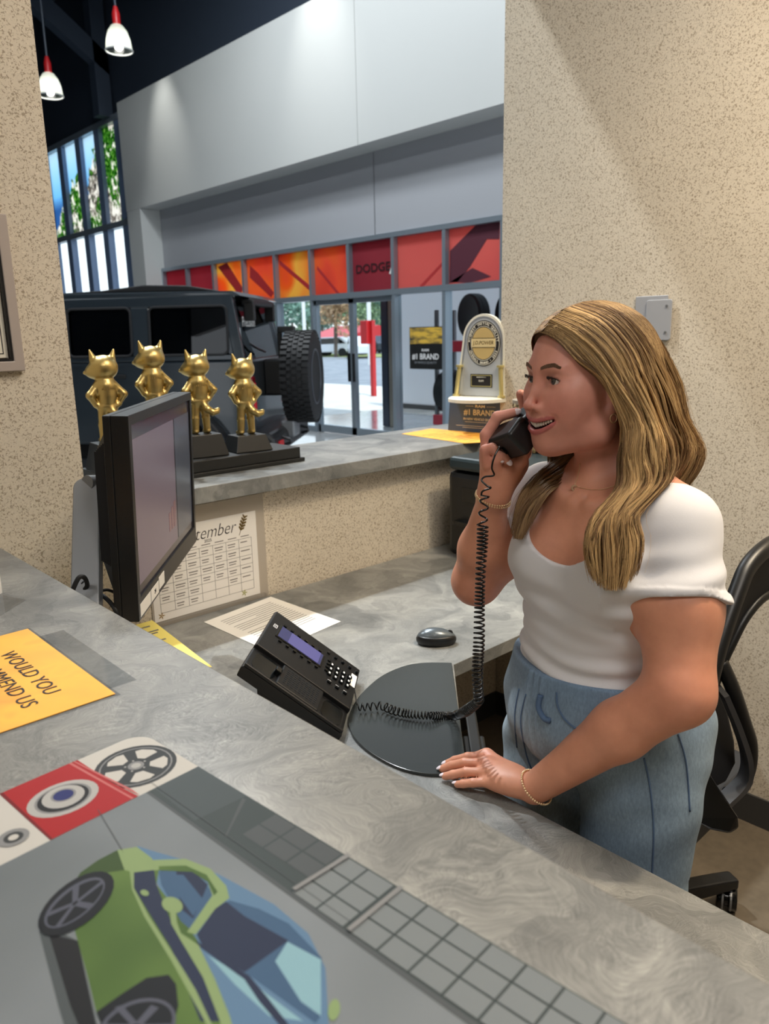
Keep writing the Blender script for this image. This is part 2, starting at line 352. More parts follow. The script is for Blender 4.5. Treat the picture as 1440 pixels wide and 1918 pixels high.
# dark diagonal shapes printed on the films, and the word mark
def fshape(poly, m, nm='print'): MB().prism(poly, XS - .016, XS - .0125, axis=0).build(nm, m, win)
simple('print_dark', srgb(78, 30, 44), 0.6); simple('print_mid', srgb(165, 40, 42), 0.6)
def fp(pts): return [tuple(on(u, v, 0, XS - .013)[1:]) for u, v in pts]
fshape(fp([(896, 417), (936, 412), (935, 448), (912, 448), (880, 500), (857, 528), (842, 530), (843, 470)])[:], M['print_dark'])
fshape(fp([(843, 528), (885, 502), (920, 518), (880, 530)]), M['print_dark'])
fshape(fp([(792, 537), (829, 496), (829, 490), (786, 536)]), M['print_mid'])
fshape(fp([(594, 505), (630, 549), (636, 549), (594, 498)]), M['print_mid'])
fshape(fp([(524, 488), (582, 536), (582, 546), (524, 496)]), M['print_mid'])
fshape(fp([(468, 497), (484, 512), (513, 548), (508, 557), (468, 520)]), M['print_mid'])
fshape(fp([(408, 500), (425, 492), (455, 540), (450, 556)]), M['print_mid'])
lx = Vector((0, -1, 0)); lm = frame(on(701, 502, 0, XS - .02), (0, -1, 0), (0, 0, 1))
simple('print_line', srgb(40, 6, 14), 0.6)
text('DODGE', 0.17, 'lettering', M['print_line'], win, lm @ Matrix.Translation((-.04, 0, 0)), sx=1.25, offset=.004)
e = MB()
for k in (0, .055): e.prism([(8.30 - k, 2.40), (8.34 - k, 2.40), (8.27 - k, 2.56), (8.23 - k, 2.56)], XS - .022, XS - .017, axis=0)
e.build('emblem', M['white_plastic'], win)
# door pair
dr = tag(thing('door_1', None, None), kind='structure')
for a, b in ((8.23, 9.165), (9.175, 10.07)):
    f_ = MB().box((XS - .05, a, 0.01), (XS + .02, a + .05, 2.1)).box((XS - .05, b - .05, 0.01), (XS + .02, b, 2.1)).box((XS - .05, a, .01), (XS + .02, b, .13)).box((XS - .05, a, 2.03), (XS + .02, b, 2.1))
    lf = f_.build('door_leaf', M['aluminium'], dr)
    MB().box((XS - .02, a + .05, .13), (XS - .012, b - .05, 2.03)).build('pane', M['glass'], lf)
for y in (9.11, 9.22): MB().box((XS - .10, y - .012, .85), (XS - .06, y + .012, 1.28)).build('door_handle', M['black_plastic'], dr)
# poster on the glass
po = thing('poster', 'small dark poster with golden sky stuck on the glass front', 'poster')
pm = frame(on(799, 652, 0, XS - .03), (0, -1, 0), (0, 0, 1))
MB().mtx(pm).box((-.33, -.29, 0), (.33, .29, .006)).build('sheet', M['plinth_black'], po)
film('poster_sky', [(0.2, srgb(110, 80, 30)), (0.6, srgb(220, 170, 70))], 6); 
mm = mat('poster_gold', srgb(170, 140, 60), 0.5); g = N(mm); g.base(g.ramp(g.noise(g.coord('Object', scale=(1, 1, 4)), 5, 4), [(0.35, srgb(60, 60, 50)), (0.6, srgb(215, 175, 70))]))
MB().mtx(pm).box((-.32, .06, .006), (.32, .28, .008)).build('picture', mm, po)
simple('print_white', srgb(225, 225, 225), 0.5); simple('print_grey', srgb(140, 145, 150), 0.5)
text('#1 BRAND', 0.11, 'lettering', M['print_white'], po, pm @ Matrix.Translation((-.02, -.12, .008)), offset=.002)
text('RAM', 0.05, 'lettering', M['print_white'], po, pm @ Matrix.Translation((-.02, -.03, .008)), offset=.001, sx=1.4)
text('IN VEHICLE QUALITY', 0.045, 'lettering', M['print_grey'], po, pm @ Matrix.Translation((-.02, -.20, .008)))

# ---------------------------------------------------------------- tall windows with the landscape print
wt = tag(thing('window_2', None, None), kind='structure')
def landscape():
    m = bpy.data.materials.new('landscape_film'); m.use_nodes = True; g = N(m); t = m.node_tree
    v = g.coord('Object'); sp = g.n('SeparateXYZ'); g.l(v, sp.inputs[0])
    z = sp.outputs[2]; n1 = g.noise(v, 1.1, 5, 0.65); n2 = g.noise(v, 5.5, 5, 0.7, 0.4); n4 = g.noise(v, 14, 3, 0.6)
    hgt = g.math('ADD', z, g.math('MULTIPLY', g.math('SUBTRACT', n1, 0.5), 3.4))
    tilt = g.math('ADD', hgt, g.math('MULTIPLY', g.math('SUBTRACT', sp.outputs[1], 18.5), 0.45))
    sky = g.ramp(g.math('MULTIPLY', g.math('SUBTRACT', z, 4.0), 0.5), [(0.35, srgb(110, 150, 190)), (0.5, srgb(170, 215, 240)), (1.0, srgb(225, 242, 250))])
    tree = g.ramp(n4, [(0.35, srgb(40, 90, 44)), (0.5, srgb(90, 150, 70)), (0.68, srgb(190, 220, 140))])
    rock = g.ramp(n2, [(0.36, srgb(50, 56, 66)), (0.46, srgb(160, 150, 140)), (0.56, srgb(250, 244, 232))])
    a = g.ramp(g.math('MULTIPLY', g.math('SUBTRACT', tilt, 5.0), 1.0), [(0.25, (1, 1, 1)), (0.33, (0, 0, 0))])
    b = g.ramp(g.math('ADD', n2, g.math('MULTIPLY', g.math('SUBTRACT', n1, 0.5), 1.2)), [(0.44, 0.0), (0.50, 1.0)])
    c = g.mix(a, sky, g.mix(b, tree, rock))
    tr = g.n('BsdfTranslucent'); g.l(c, tr.inputs[0]); o = [n for n in t.nodes if n.type == 'OUTPUT_MATERIAL'][0]; g.l(tr.outputs[0], o.inputs[0]); return m
LF = landscape()
simple('mullion_blue', srgb(104, 122, 150), 0.5)
bar('head_rail', (XS - .12, 15.56, 6.0), (XS + .05, 20.9, 6.12), wt); bar('transom', (XS - .12, 15.56, 3.93), (XS + .05, 20.9, 4.05), wt); bar('sill_rail', (XS - .12, 15.56, 0), (XS + .05, 20.9, .1), wt)
my = [15.6, 16.72, 17.43 + .05, 18.5, 19.5, 20.6]
my = [15.62, 17.42, 18.46, 19.5, 20.5]; my = [15.62, 16.40, 17.42, 18.46, 19.5, 20.55]
for y in my: bar('mullion', (XS - .10, y - .13, 0), (XS + .05, y + .13, 6.05), wt, 'mullion_blue')
for i in range(len(my) - 1):
    MB().box((XS - .01, my[i] + .13, 4.05), (XS, my[i + 1] - .13, 6.0)).build('film_panel', LF, wt)
    MB().box((XS, my[i] + .13, .1), (XS + .008, my[i + 1] - .13, 3.93)).build('pane', M['glass'], wt)

# ---------------------------------------------------------------- pendants
def pendant(loc, label, g):
    t = thing('pendant_lamp', label, 'lamp', loc, group=g)
    pr = [(.035, .28), (.09, .25), (.15, .17), (.185, .06), (.20, -.06), (.205, -.10)]
    s = MB().lathe(pr + [(r - .008, h) for r, h in pr[::-1]], 28); s.f = s.f[:-2]; s.mi = s.mi[:-2]; s.build('lamp_shade', M['lamp_glass'], t, smooth=True)
    MB().lathe([(.03, .26), (.06, .28), (.06, .42), (.035, .50), (.03, .52)], 16).build('socket', M['red'], t, smooth=True)
    MB().tube([(0, 0, .5), (0, 0, 9.0 - loc[2])], .018, 6).build('cord', M['navy_steel'], t)
    MB().sphere((0, 0, -.01), (.07, .07, .09)).build('bulb', M['bulb'], t, smooth=True)
    MB().tube([(.205 * math.cos(a), .205 * math.sin(a), -.10) for a in [i * math.pi / 14 for i in range(28)]], .012, 6, closed=True).build('rim', M['white_plastic'], t)
pendant(tuple(P(222, 82, 12.0)), 'glass bell pendant lamp with red socket, the higher and larger of the two', 'showroom pendants')
pendant(tuple(P(94, 168, 13.3)), 'glass bell pendant lamp with red socket beside the speckled wall, the lower one', 'showroom pendants')

# ---------------------------------------------------------------- outside
struct('ground', MB().box((XS + .1, -40, -.14), (16.5, 120, -.04)), M['sidewalk'])
struct('ground', MB().box((16.5, -60, -.2), (38, 160, -.10)), M['asphalt'])
struct('ground', MB().box((38, -60, -.18), (44, 160, -.06)), M['grass'])
struct('ground', MB().box((44, -60, -.2), (200, 220, -.10)), M['asphalt'])
def crown(name, c, r, leaf, trunk_h, label, group, seed):
    t = thing(name, label, 'tree', c, group=group); rr = random.Random(seed); m_ = MB(); vs = []; fs = []
    bl = [(rr.uniform(-.6, .6) * r, rr.uniform(-.6, .6) * r, trunk_h + r * (.9 + rr.uniform(-.6, .75)), r * rr.uniform(.25, .5)) for _ in range(16)]
    for k in range(2600):
        x, y, z, q = bl[k % 16]; d = Vector((rr.gauss(0, 1), rr.gauss(0, 1), rr.gauss(0, 1))).normalized(); p = Vector((x, y, z)) + d * q * rr.uniform(.7, 1.05); s_ = r * .055
        a_ = Vector((rr.uniform(-1, 1), rr.uniform(-1, 1), rr.uniform(-1, 1))) * s_; b_ = Vector((rr.uniform(-1, 1), rr.uniform(-1, 1), rr.uniform(-1, 1))) * s_
        n0 = len(vs); vs += [tuple(p - a_), tuple(p + b_), tuple(p + a_), tuple(p - b_)]; fs.append((n0, n0 + 1, n0 + 2, n0 + 3))
    o = m_.add(vs, fs).build('foliage', leaf, t); o['kind'] = 'stuff'
    MB().tube([(0, 0, -.1), (.1, 0, trunk_h + r * .6)], .14).build('trunk', M['bark'], t)
simple('bark', srgb(90, 80, 70), 0.9)
def leafm(n, c1, c2):
    m = mat(n, c1, 0.9); g = N(m); g.base(g.ramp(g.noise(g.coord('Object'), 1.6, 5, 0.8), [(0.38, c1), (0.62, c2)])); M[n] = m
leafm('leaf_green', srgb(88, 120, 84), srgb(150, 172, 130)); leafm('leaf_blue', srgb(96, 132, 118), srgb(130, 160, 142)); leafm('leaf_autumn', srgb(150, 120, 96), srgb(190, 160, 120))
TREES = ['dusky tree beyond the glass right above the spare wheel', 'green tree far off between the spare wheel and the first lamp post', 'dusky tree left of the brown autumn tree', 'brown autumn tree outside, the only one with brown leaves',
  'tall green tree far behind, just right of the autumn tree', 'green tree beside the lamp post seen through the glass door', 'green tree far off above the red post', 'dusky tree at the dark column right of the door', 'green tree hidden mostly by the vehicle rear window',
  'leftmost low tree under the tall windows', 'low tree under the tall windows next to the white pier', 'middle low tree under the tall windows']
k = 0
for u, dd, r, th, lf in ((548, 90, 3.2, 1.2, 'leaf_blue'), (575, 118, 3.3, 1.2, 'leaf_green'), (604, 98, 2.7, 1.5, 'leaf_blue'), (628, 58, 1.9, 1.6, 'leaf_autumn'), (648, 122, 3.6, 2, 'leaf_green'), (678, 88, 2.8, 2, 'leaf_green'), (705, 108, 3.3, 1.5, 'leaf_green'), (734, 92, 3.0, 2, 'leaf_blue'), (512, 126, 3.4, 1.5, 'leaf_green'),
                        (160, 110, 3.6, .5, 'leaf_blue'), (236, 124, 3.8, .5, 'leaf_green'), (196, 128, 3.6, .5, 'leaf_green')):
    p = P(u, 644, dd); nm = TREES[k]
    crown('tree', (p[0], p[1], -.1), r, M[lf], th, nm, 'trees beyond the lot', k); k += 1
def pole(u, dd, h):
    p = P(u, 640, dd); o = MB().at((0, 0, 0)).tube([(0, 0, -.1), (0, 0, h)], .11, 8).box((-.5, -.12, h), (.5, .12, h + .15)).build('light_pole', M['white_plastic']); o.location = (p[0], p[1], 0)
    return o
tag(pole(571, 50, 4.4), 'pale lamp post left of the autumn tree outside', 'lamp post'); tag(pole(692, 42, 4.6), 'pale lamp post seen through the glass door', 'lamp post')
def parked(u, dd, label, col, ang):
    p = P(u, 660, dd); t = thing('car', label, 'car', (p[0], p[1], -.1), (0, 0, ang), group='cars parked outside')
    MB().prism([(-2.3, .35), (2.3, .35), (2.35, .8), (1.5, .95), (.8, 1.45), (-1.3, 1.5), (-2.1, 1.0), (-2.35, .9)], -.85, .85, axis=1).build('body', col, t, bevel=.06)
    for s in (-.86, .86): MB().prism([(1.15, .95), (.7, 1.38), (-1.2, 1.42), (-1.75, 1.0)], s - .01, s + .01, axis=1).build('side_window', M['black_gloss'], t)
    for x in (-1.45, 1.45):
        for s in (-.78, .78): MB().at((x, s, .33)).lathe([(.2, -.1), (.33, -.1), (.33, .1), (.2, .1)], 18, axis=1).build('wheel', M['black_rubber'], t)
simple('car_white', srgb(228, 230, 232), 0.3); simple('car_dark', srgb(52, 56, 66), 0.3)
parked(645, 62, 'white car parked outside under the autumn tree', M['car_white'], 2.3); parked(624, 66, 'dark car parked outside left of the white car', M['car_dark'], 2.5)
parked(675, 55, 'white car parked outside beside the lamp post', M['car_white'], .9); parked(706, 66, 'dark car parked outside behind the red post', M['car_dark'], 1.2); parked(612, 60, 'white car parked outside, nearest to the spare wheel', M['car_white'], 2.2)
# small white building with red roof far away
bl = thing('building', 'distant low white building with red roof', 'building', tuple(P(668, 644, 78) - np.array([0, 0, 1.6])))
MB().box((-4, -3, 0), (4, 3, 2.2)).build('wall', M['white_plastic'], bl); MB().prism([(-4.4, 2.2), (4.4, 2.2), (0, 3.4)], -3.3, 3.3, axis=1).build('roof', M['red'], bl)
# red post with box
rp = thing('post', 'red metal post with red call box on the pavement', 'post', tuple(on(700, 742, 2, -.04)))
MB().box((-.055, -.055, 0), (.055, .055, 1.95)).build('pole', M['red'], rp); MB().box((-.16, .04, 1.35), (.12, .3, 1.95)).build('call_box', M['red'], rp, bevel=.02)
# covered porch to the right of the doors: column, white wall
YP = on(741, 650, 0, 11.6)[1]
struct('wall_porch', MB().box((11.6, 2.0, 0), (11.75, YP, 3.4)), mat('porch_wall', srgb(225, 230, 238), 0.4))
struct('ceiling', MB().box((XS + .1, 2.0, 3.4), (10.2, YP, 3.5)), M['ceiling_white'])
ya_, yb_, yc_ = on(714, 650, 0, 9.1)[1], on(726, 650, 0, 9.1)[1], on(738, 650, 0, 9.1)[1]
struct('trim_column', MB().box((9.1, yb_ + .01, 0), (9.3, ya_, 3.4)), mat('col_navy', srgb(60, 66, 82), 0.5))
struct('trim_column', MB().box((9.1, yc_, 0), (9.25, yb_ - .02, 3.4)), mat('col_tan', srgb(150, 140, 128), 0.6))
struct('floor', MB().box((XS + .1, 2.0, -.04), (11.6, YP, -.005)), M['showroom_floor'])
struct('baseboard_porch', MB().box((11.57, 2.0, 0), (11.6, YP, .1)), M['dark_base'])
# tyre racks
def tyre_mb(r=.33, wd=.2):
    return MB().lathe([(r * .62, -wd * .42), (r * .9, -wd / 2), (r * .98, -wd * .42), (r, -wd * .3), (r * .985, -wd * .15), (r, -wd * .12), (r, wd * .12), (r * .985, wd * .15), (r, wd * .3), (r * .98, wd * .42), (r * .9, wd / 2), (r * .62, wd * .42)], 30, axis=1)
p0 = on(835, 747, 2, 0); X0 = 8.75; Y0 = on(810, 750, 0, X0)[1]
rk = thing('tyre_rack', 'red wheeled rack holding new black tyres behind the glass', 'rack', (X0, Y0 - .1, 0))
for z in (.16, 1.28):
    MB().box((0, -1.5, z), (.5, .1, z + .16)).build('shelf_beam', mat('rack_red', srgb(206, 52, 70), 0.4), rk, bevel=.01)
for x, y in ((.05, .05), (.45, .05), (.05, -1.45), (.45, -1.45)):
    MB().box((x - .025, y - .025, .16), (x + .025, y + .025, 1.9)).build('upright', M['grey_metal'], rk)
    MB().at((x, y, .07)).lathe([(.03, -.025), (.07, -.025), (.07, .025), (.03, .025)], 16, axis=1).build('caster', M['black_rubber'], rk)
ty = None; names = ['leftmost', 'second', 'third', 'fourth', 'fifth', 'sixth']
for row, z in ((0, .32 + .35), (1, 1.44 + .35)):
    for i in range(6 if row == 0 else 2):
        o = tyre_mb().build('tyre', M['black_rubber'], smooth=True) if ty is None else ty.copy()
        if ty is None: ty = o
        else: C.objects.link(o)
        o.location = (X0 + .25, Y0 - .16 - i * (.235 if row == 0 else .0) - (.45 + .72 * i if row else 0), z); o.rotation_euler = (0, 0, 0 if row == 0 else math.pi / 2 - .3)
        tag(o, (names[i] + ' black tyre from the left on the lower rack beam') if row == 0 else ('black tyre on the upper rack beam, ' + ('nearer the poster' if i == 0 else 'half hidden by the speckled wall')), 'tyre', 'tyres on the red rack')
# ================================================================ organic shapes: blended fields turned into one surface
F4 = np.float32
class Fld:
    """list of blended primitives; each: (op, k, fn, centre, reach)"""
    def __init__(s): s.p = []; s.post = None
    def cone(s, a, b, ra, rb, k=0.01, op='+'):
        a = np.array(a, F4); b = np.array(b, F4); ba = b - a; L2 = max(float(ba @ ba), 1e-12)
        def fn(Q):
            pa = Q - a; h = np.clip((pa @ ba) / L2, 0, 1); d = pa - h[:, None] * ba
            return np.sqrt((d * d).sum(1)) - (ra + (rb - ra) * h)
        c = (a + b) / 2; s.p.append((op, k, fn, c, float(np.linalg.norm(ba)) / 2 + max(ra, rb))); return s
    def ell(s, c, r, k=0.01, op='+', rot=None):
        c = np.array(c, F4); r = np.array(r if hasattr(r, '__len__') else (r, r, r), F4); Rm = None if rot is None else np.array(rot, F4)
        def fn(Q):
            q = Q - c
            if Rm is not None: q = q @ Rm          # columns of rot are the local axes
            k0 = np.sqrt(((q / r) ** 2).sum(1)); k1 = np.sqrt(((q / (r * r)) ** 2).sum(1)) + 1e-9
            return k0 * (k0 - 1) / k1
        s.p.append((op, k, fn, c, float(r.max()))); return s
    def box(s, c, r, rnd_=0.004, k=0.003, op='+', rot=None):
        c = np.array(c, F4); r = np.array(r, F4) - rnd_; Rm = None if rot is None else np.array(rot, F4)
        def fn(Q):
            q = Q - c
            if Rm is not None: q = q @ Rm
            q = np.abs(q) - r
            return np.sqrt((np.maximum(q, 0) ** 2).sum(1)) + np.minimum(q.max(1), 0) - rnd_
        s.p.append((op, k, fn, c, float(np.linalg.norm(r)) + rnd_)); return s
    def path(s, pts, rs, k=0.01, op='+'):
        for i in range(len(pts) - 1):
            s.cone(pts[i], pts[i + 1], rs[i], rs[i + 1], k, op)
        return s
    def fn(s, f, op='&', k=0.0):
        s.p.append((op, k, f, None, None)); return s
    def ev(s, Q, c=None, rad=None):
        d = None
        for op, k, fn, pc, reach in s.p:
            if c is not None and pc is not None and np.linalg.norm(pc - c) > rad + reach + k + 0.03:
                if op == '+' and d is None: d = np.full(len(Q), 0.05, F4)
                continue
            e = fn(Q)
            if op == '+':
                if d is None: d = e
                elif k > 0: h = np.maximum(k - np.abs(d - e), 0) / k; d = np.minimum(d, e) - h * h * k * 0.25
                else: d = np.minimum(d, e)
            elif op == '-':
                e = -e
                if k > 0: h = np.maximum(k - np.abs(d - e), 0) / k; d = np.maximum(d, e) + h * h * k * 0.25
                else: d = np.maximum(d, e)
            elif op == '&': d = np.maximum(d, e)
            elif op == 'o': d = d + e
        return d
def polygonise(fld, lo, hi, h, name, m, parent=None, col=None, kind=None, smooth_it=0, B=8):
    lo = np.array(lo, float); n = np.ceil((np.array(hi) - lo) / h / B).astype(int) * B; nb = n // B
    G = np.full(n, 1.0, F4)
    bi = np.stack(np.meshgrid(*[np.arange(q) for q in nb], indexing='ij'), -1).reshape(-1, 3)
    cen = (lo + (bi + 0.5) * B * h - h / 2).astype(F4)
    dc = np.full(len(cen), 1.0, F4); S = 6      # coarse pass in super blocks
    key = (bi // S) @ np.array([1, 1000, 1000000]); order = np.argsort(key, kind='stable'); ks = key[order]; cuts = np.flatnonzero(np.diff(ks)) + 1
    groups = np.split(order, cuts)
    for g_ in groups:
        c = cen[g_]; cc = (c.min(0) + c.max(0)) / 2; rad = float(np.linalg.norm(c.max(0) - cc)) + B * h * 2
        v = fld.ev(c, cc, rad)
        if v is None: continue
        dc[g_] = v
    act = np.abs(dc) < B * h * 1.35
    inside = dc < 0
    off = np.stack(np.meshgrid(*[np.arange(B)] * 3, indexing='ij'), -1).reshape(-1, 3)
    for g_ in groups:
        ins = g_[inside[g_] & ~act[g_]]
        for b in bi[ins]: G[b[0] * B:b[0] * B + B, b[1] * B:b[1] * B + B, b[2] * B:b[2] * B + B] = -1
        a = g_[act[g_]]
        for s0 in range(0, len(a), 64):
            aa = a[s0:s0 + 64]; idx = (bi[aa][:, None, :] * B + off[None]).reshape(-1, 3); Q = (lo + idx * h).astype(F4)
            c = (Q.min(0) + Q.max(0)) / 2; rad = float(np.linalg.norm(Q.max(0) - c))
            G[idx[:, 0], idx[:, 1], idx[:, 2]] = fld.ev(Q, c, rad)
    return nets(G, lo, h, name, m, parent, col, kind, smooth_it)
def nets(G, lo, h, name, m, parent=None, col=None, kind=None, smooth_it=0):
    s = G < 0; cnt = np.zeros(np.array(G.shape) - 1, np.uint8)
    sl = lambda d, A: A[tuple(slice(d[i], A.shape[i] - 1 + d[i]) for i in range(3))]
    cor = [(i, j, k) for i in (0, 1) for j in (0, 1) for k in (0, 1)]
    for d in cor: cnt += sl(d, s)
    cells = np.argwhere((cnt > 0) & (cnt < 8))
    vid = np.full(cnt.shape, -1, np.int32); vid[tuple(cells.T)] = np.arange(len(cells))
    vals = {d: G[cells[:, 0] + d[0], cells[:, 1] + d[1], cells[:, 2] + d[2]] for d in cor}
    acc = np.zeros((len(cells), 3)); w_ = np.zeros(len(cells))
    for a in cor:
        for ax in range(3):
            if a[ax]: continue
            b = tuple(1 if i == ax else a[i] for i in range(3)); va, vb = vals[a], vals[b]; cr = (va < 0) != (vb < 0)
            t = np.where(cr, va / np.where(cr, va - vb, 1), 0); p = np.tile(np.array(a, float), (len(cells), 1)); p[:, ax] += t
            acc += p * cr[:, None]; w_ += cr
    V = lo + (cells + acc / w_[:, None]) * h
    quads = []
    for ax in range(3):
        d = [0, 0, 0]; d[ax] = 1; A = s; A0 = A[tuple(slice(0, A.shape[i] - d[i]) for i in range(3))]; A1 = A[tuple(slice(d[i], A.shape[i]) for i in range(3))]
        e = np.argwhere(A0 != A1); o1, o2 = [i for i in range(3) if i != ax]
        ok = (e[:, o1] > 0) & (e[:, o2] > 0) & (e[:, o1] < vid.shape[o1]) & (e[:, o2] < vid.shape[o2]); e = e[ok]
        fl = A0[tuple(e.T)]; q = []
        for (p1, p2) in ((0, 0), (-1, 0), (-1, -1), (0, -1)):
            t = e.copy(); t[:, o1] += p1; t[:, o2] += p2; q.append(vid[tuple(t.T)])
        q = np.stack(q, 1); fl = fl if ax != 1 else ~fl; q[~fl] = q[~fl][:, ::-1]; quads.append(q)
    Qd = np.concatenate(quads); Qd = Qd[(Qd >= 0).all(1)]
    for _ in range(smooth_it):
        acc = np.zeros_like(V); n_ = np.zeros(len(V))
        for k in range(4):
            np.add.at(acc, Qd[:, k], V[Qd[:, (k + 1) % 4]]); np.add.at(n_, Qd[:, k], 1)
        V = V * .5 + .5 * acc / np.maximum(n_, 1)[:, None]
    return mesh_np(name, V, Qd, m, parent, col, kind)
def mesh_np(name, V, Qd, m, parent=None, col=None, kind=None, flat=False):
    me = bpy.data.meshes.new(name); me.vertices.add(len(V)); me.vertices.foreach_set('co', V.astype(F4).ravel())
    k = Qd.shape[1]; me.loops.add(len(Qd) * k); me.loops.foreach_set('vertex_index', Qd.astype(np.int32).ravel()); me.polygons.add(len(Qd))
    me.polygons.foreach_set('loop_start', np.arange(0, len(Qd) * k, k, dtype=np.int32)); me.polygons.foreach_set('loop_total', np.full(len(Qd), k, np.int32))
    me.update(calc_edges=True); me.validate()
    if not flat: me.shade_smooth()
    me.materials.append(m)
    if col is not None:
        cv = col(V) if callable(col) else col
        at = me.color_attributes.new('tint', 'FLOAT_COLOR', 'POINT'); at.data.foreach_set('color', np.concatenate([cv, np.ones((len(cv), 1))], 1).astype(F4).ravel())
    o = bpy.data.objects.new(name, me); C.objects.link(o)
    if parent: o.parent = parent
    if kind: o['kind'] = kind
    return o

# ================================================================ counters
ct = thing('reception_counter', 'tall grey laminate counter running along the bottom of the photo', 'counter')
MB().box((-.03, -1.2, T - .045), (.431, YH - .004, T)).build('countertop', M['laminate'], ct, bevel=.002)
MB().box((.06, -1.2, 0), (.386, YH - .004, T - .045)).build('base', M['wall_cover'], ct)
lg = MB().box((0.73, 1.81, T - .045), (XW + .28, 2.27, T)).build('ledge', M['laminate'], bevel=.002)
tag(lg, 'grey laminate ledge on the half wall carrying the golden figures', 'ledge')
dk = thing('desk', 'lower L-shaped grey laminate work desk behind the tall counter', 'desk')
desk_poly = [(.39, -1.2), (.925, -1.2), (.925, .80), (1.257, 1.128), (XW - .01, 1.128), (XW - .01, YH - .01), (.39, YH - .01)]
MB().prism(desk_poly, D - .034, D).build('desktop', M['laminate'], dk, bevel=.0015)
MB().box((.84, -.72, 0), (.88, -.68, D - .034)).build('leg', M['grey_metal'], dk); MB().box((1.9, 1.2, 0), (1.94, 1.24, D - .034)).build('leg', M['grey_metal'], dk)
# ---------------------------------------------------------------- gloss black half-round desk pad
pad = thing('keyboard_pad', 'dark half-round glossy pad set in the inner corner of the desk', 'desk pad')
arc = [(1.252, 1.13), (1.212, 1.172), (1.168, 1.196), (1.10, 1.198), (1.032, 1.178), (.965, 1.145), (.905, 1.098), (.872, 1.05), (.855, 1.0), (.849, .95), (.852, .90), (.866, .86), (.889, .83), (.932, .805)]
_a = spline([(x, y, 0) for x, y in arc], 5); MB().prism([(q.x, q.y) for q in _a], D + .0005, D + .0065).build('pad_plate', mat('pad_dark', srgb(46, 50, 50), 0.25), pad, bevel=.0012)
tr = MB(); mm = frame((.99, .835, D - .2), (.327, .325, 0), (0, 0, 1))
tr.mtx(mm).box((.02, 0, -.015), (.15, .155, .03)).box((.06, .155, -.004), (.26, .163, .02))
tr.build('tray_arm', M['black_plastic'], pad, bevel=.006)

# ================================================================ golden figures on the ledge
def cat_figure():
    f = Fld()
    # trunk and jacket, hands on hips, seen from behind; local x right, y away, z up, total height 0.24
    f.cone((0, 0, .098), (0, 0, .125), .021, .024, .01).cone((0, 0, .125), (0, -.001, .150), .024, .027, .012).ell((0, 0, .098), (.0285, .0225, .010), .004)
    for s in (-1, 1):
        f.cone((s * .020, 0, .153), (s * .044, -.006, .128), .0125, .011, .008).cone((s * .044, -.006, .128), (s * .030, .0, .103), .0105, .008, .004).ell((s * .028, -.003, .102), (.009, .008, .008), .004)
        f.cone((s * .012, 0, .092), (s * .0165, 0, .05), .0145, .0115, .008).cone((s * .0165, 0, .05), (s * .018, 0, .012), .0125, .0105, .001)
        f.ell((s * .019, .007, .007), (.011, .019, .008), .004).ell((s * .0165, 0, .047), (.0125, .0125, .004), .003)
        f.cone((s * .024 - .001, 0, .222), (s * .031 - .001, -.001, .2445), .0105, .0030, .005)
        f.ell((s * .027 - .002, .008, .231), (.0045, .004, .007), .003, op='-')
    f.ell((0, .001, .199), (.0375, .034, .0335), .006).ell((-.024, .012, .189), (.022, .022, .018), .010).ell((-.044, .018, .187), (.006, .006, .005), .004)
    f.ell((0, 0, .166), (.022, .020, .006), .006)
    f.path([(.006, -.016, .088), (.014, -.024, .073), (.028, -.028, .064), (.040, -.028, .066), (.046, -.028, .072)], [.010, .0105, .0095, .008, .005], .006)
    return f
cf = polygonise(cat_figure(), (-.062, -.045, -.002), (.062, .045, .250), .00135, 'figure', M['gold_leaf'], smooth_it=1)
figs = [(.872, 2.03, .118, 'gold figurine with cat ears farthest left, beside the speckled wall'), (1.018, 2.045, .138, 'gold figurine with cat ears rising just above the monitor corner, the highest'),
        (1.158, 2.045, .110, 'gold figurine with cat ears and curled tail, second from the right'), (1.305, 2.03, .094, 'gold figurine with cat ears and curled tail, farthest right')]
simple('cord_gold', srgb(212, 176, 90), 0.4, 1.0)
for i, (x, y, hgt, lab) in enumerate(figs):
    t = thing('trophy_figurine', lab, 'figurine', (x, y, T + .046), (0, 0, -.12), group='gold figurines on the ledge')
    b = cf if i == 0 else cf.copy()
    if i: C.objects.link(b)
    b.parent = t; b.location = (0, 0, hgt - .046); 
    MB().box((-.062, -.052, .0), (.062, .052, hgt - .0455), taper=.015).build('plinth', M['plinth_black'], t, bevel=.002)
    for k in range(7):
        a = -.4 + k * .13; o = MB().at(((-.016 + .0053 * k), -.0265 + abs(k - 3) * .0008, hgt - .046 + .1455 - abs(k - 3) * .0006)).box((-.0019, -.002, -.0025), (.0019, .0005, .0025)).build('raised_letter', M['gold_leaf'], t)
st = MB().box((.80, 1.945, T + .0005), (1.462, 2.115, T + .012)).box((.81, 1.955, T + .012), (1.452, 2.11, T + .045)).build('trophy_stand', M['plinth_black'], bevel=.002)
tag(st, 'long stepped black stand under the gold figurines', 'stand')

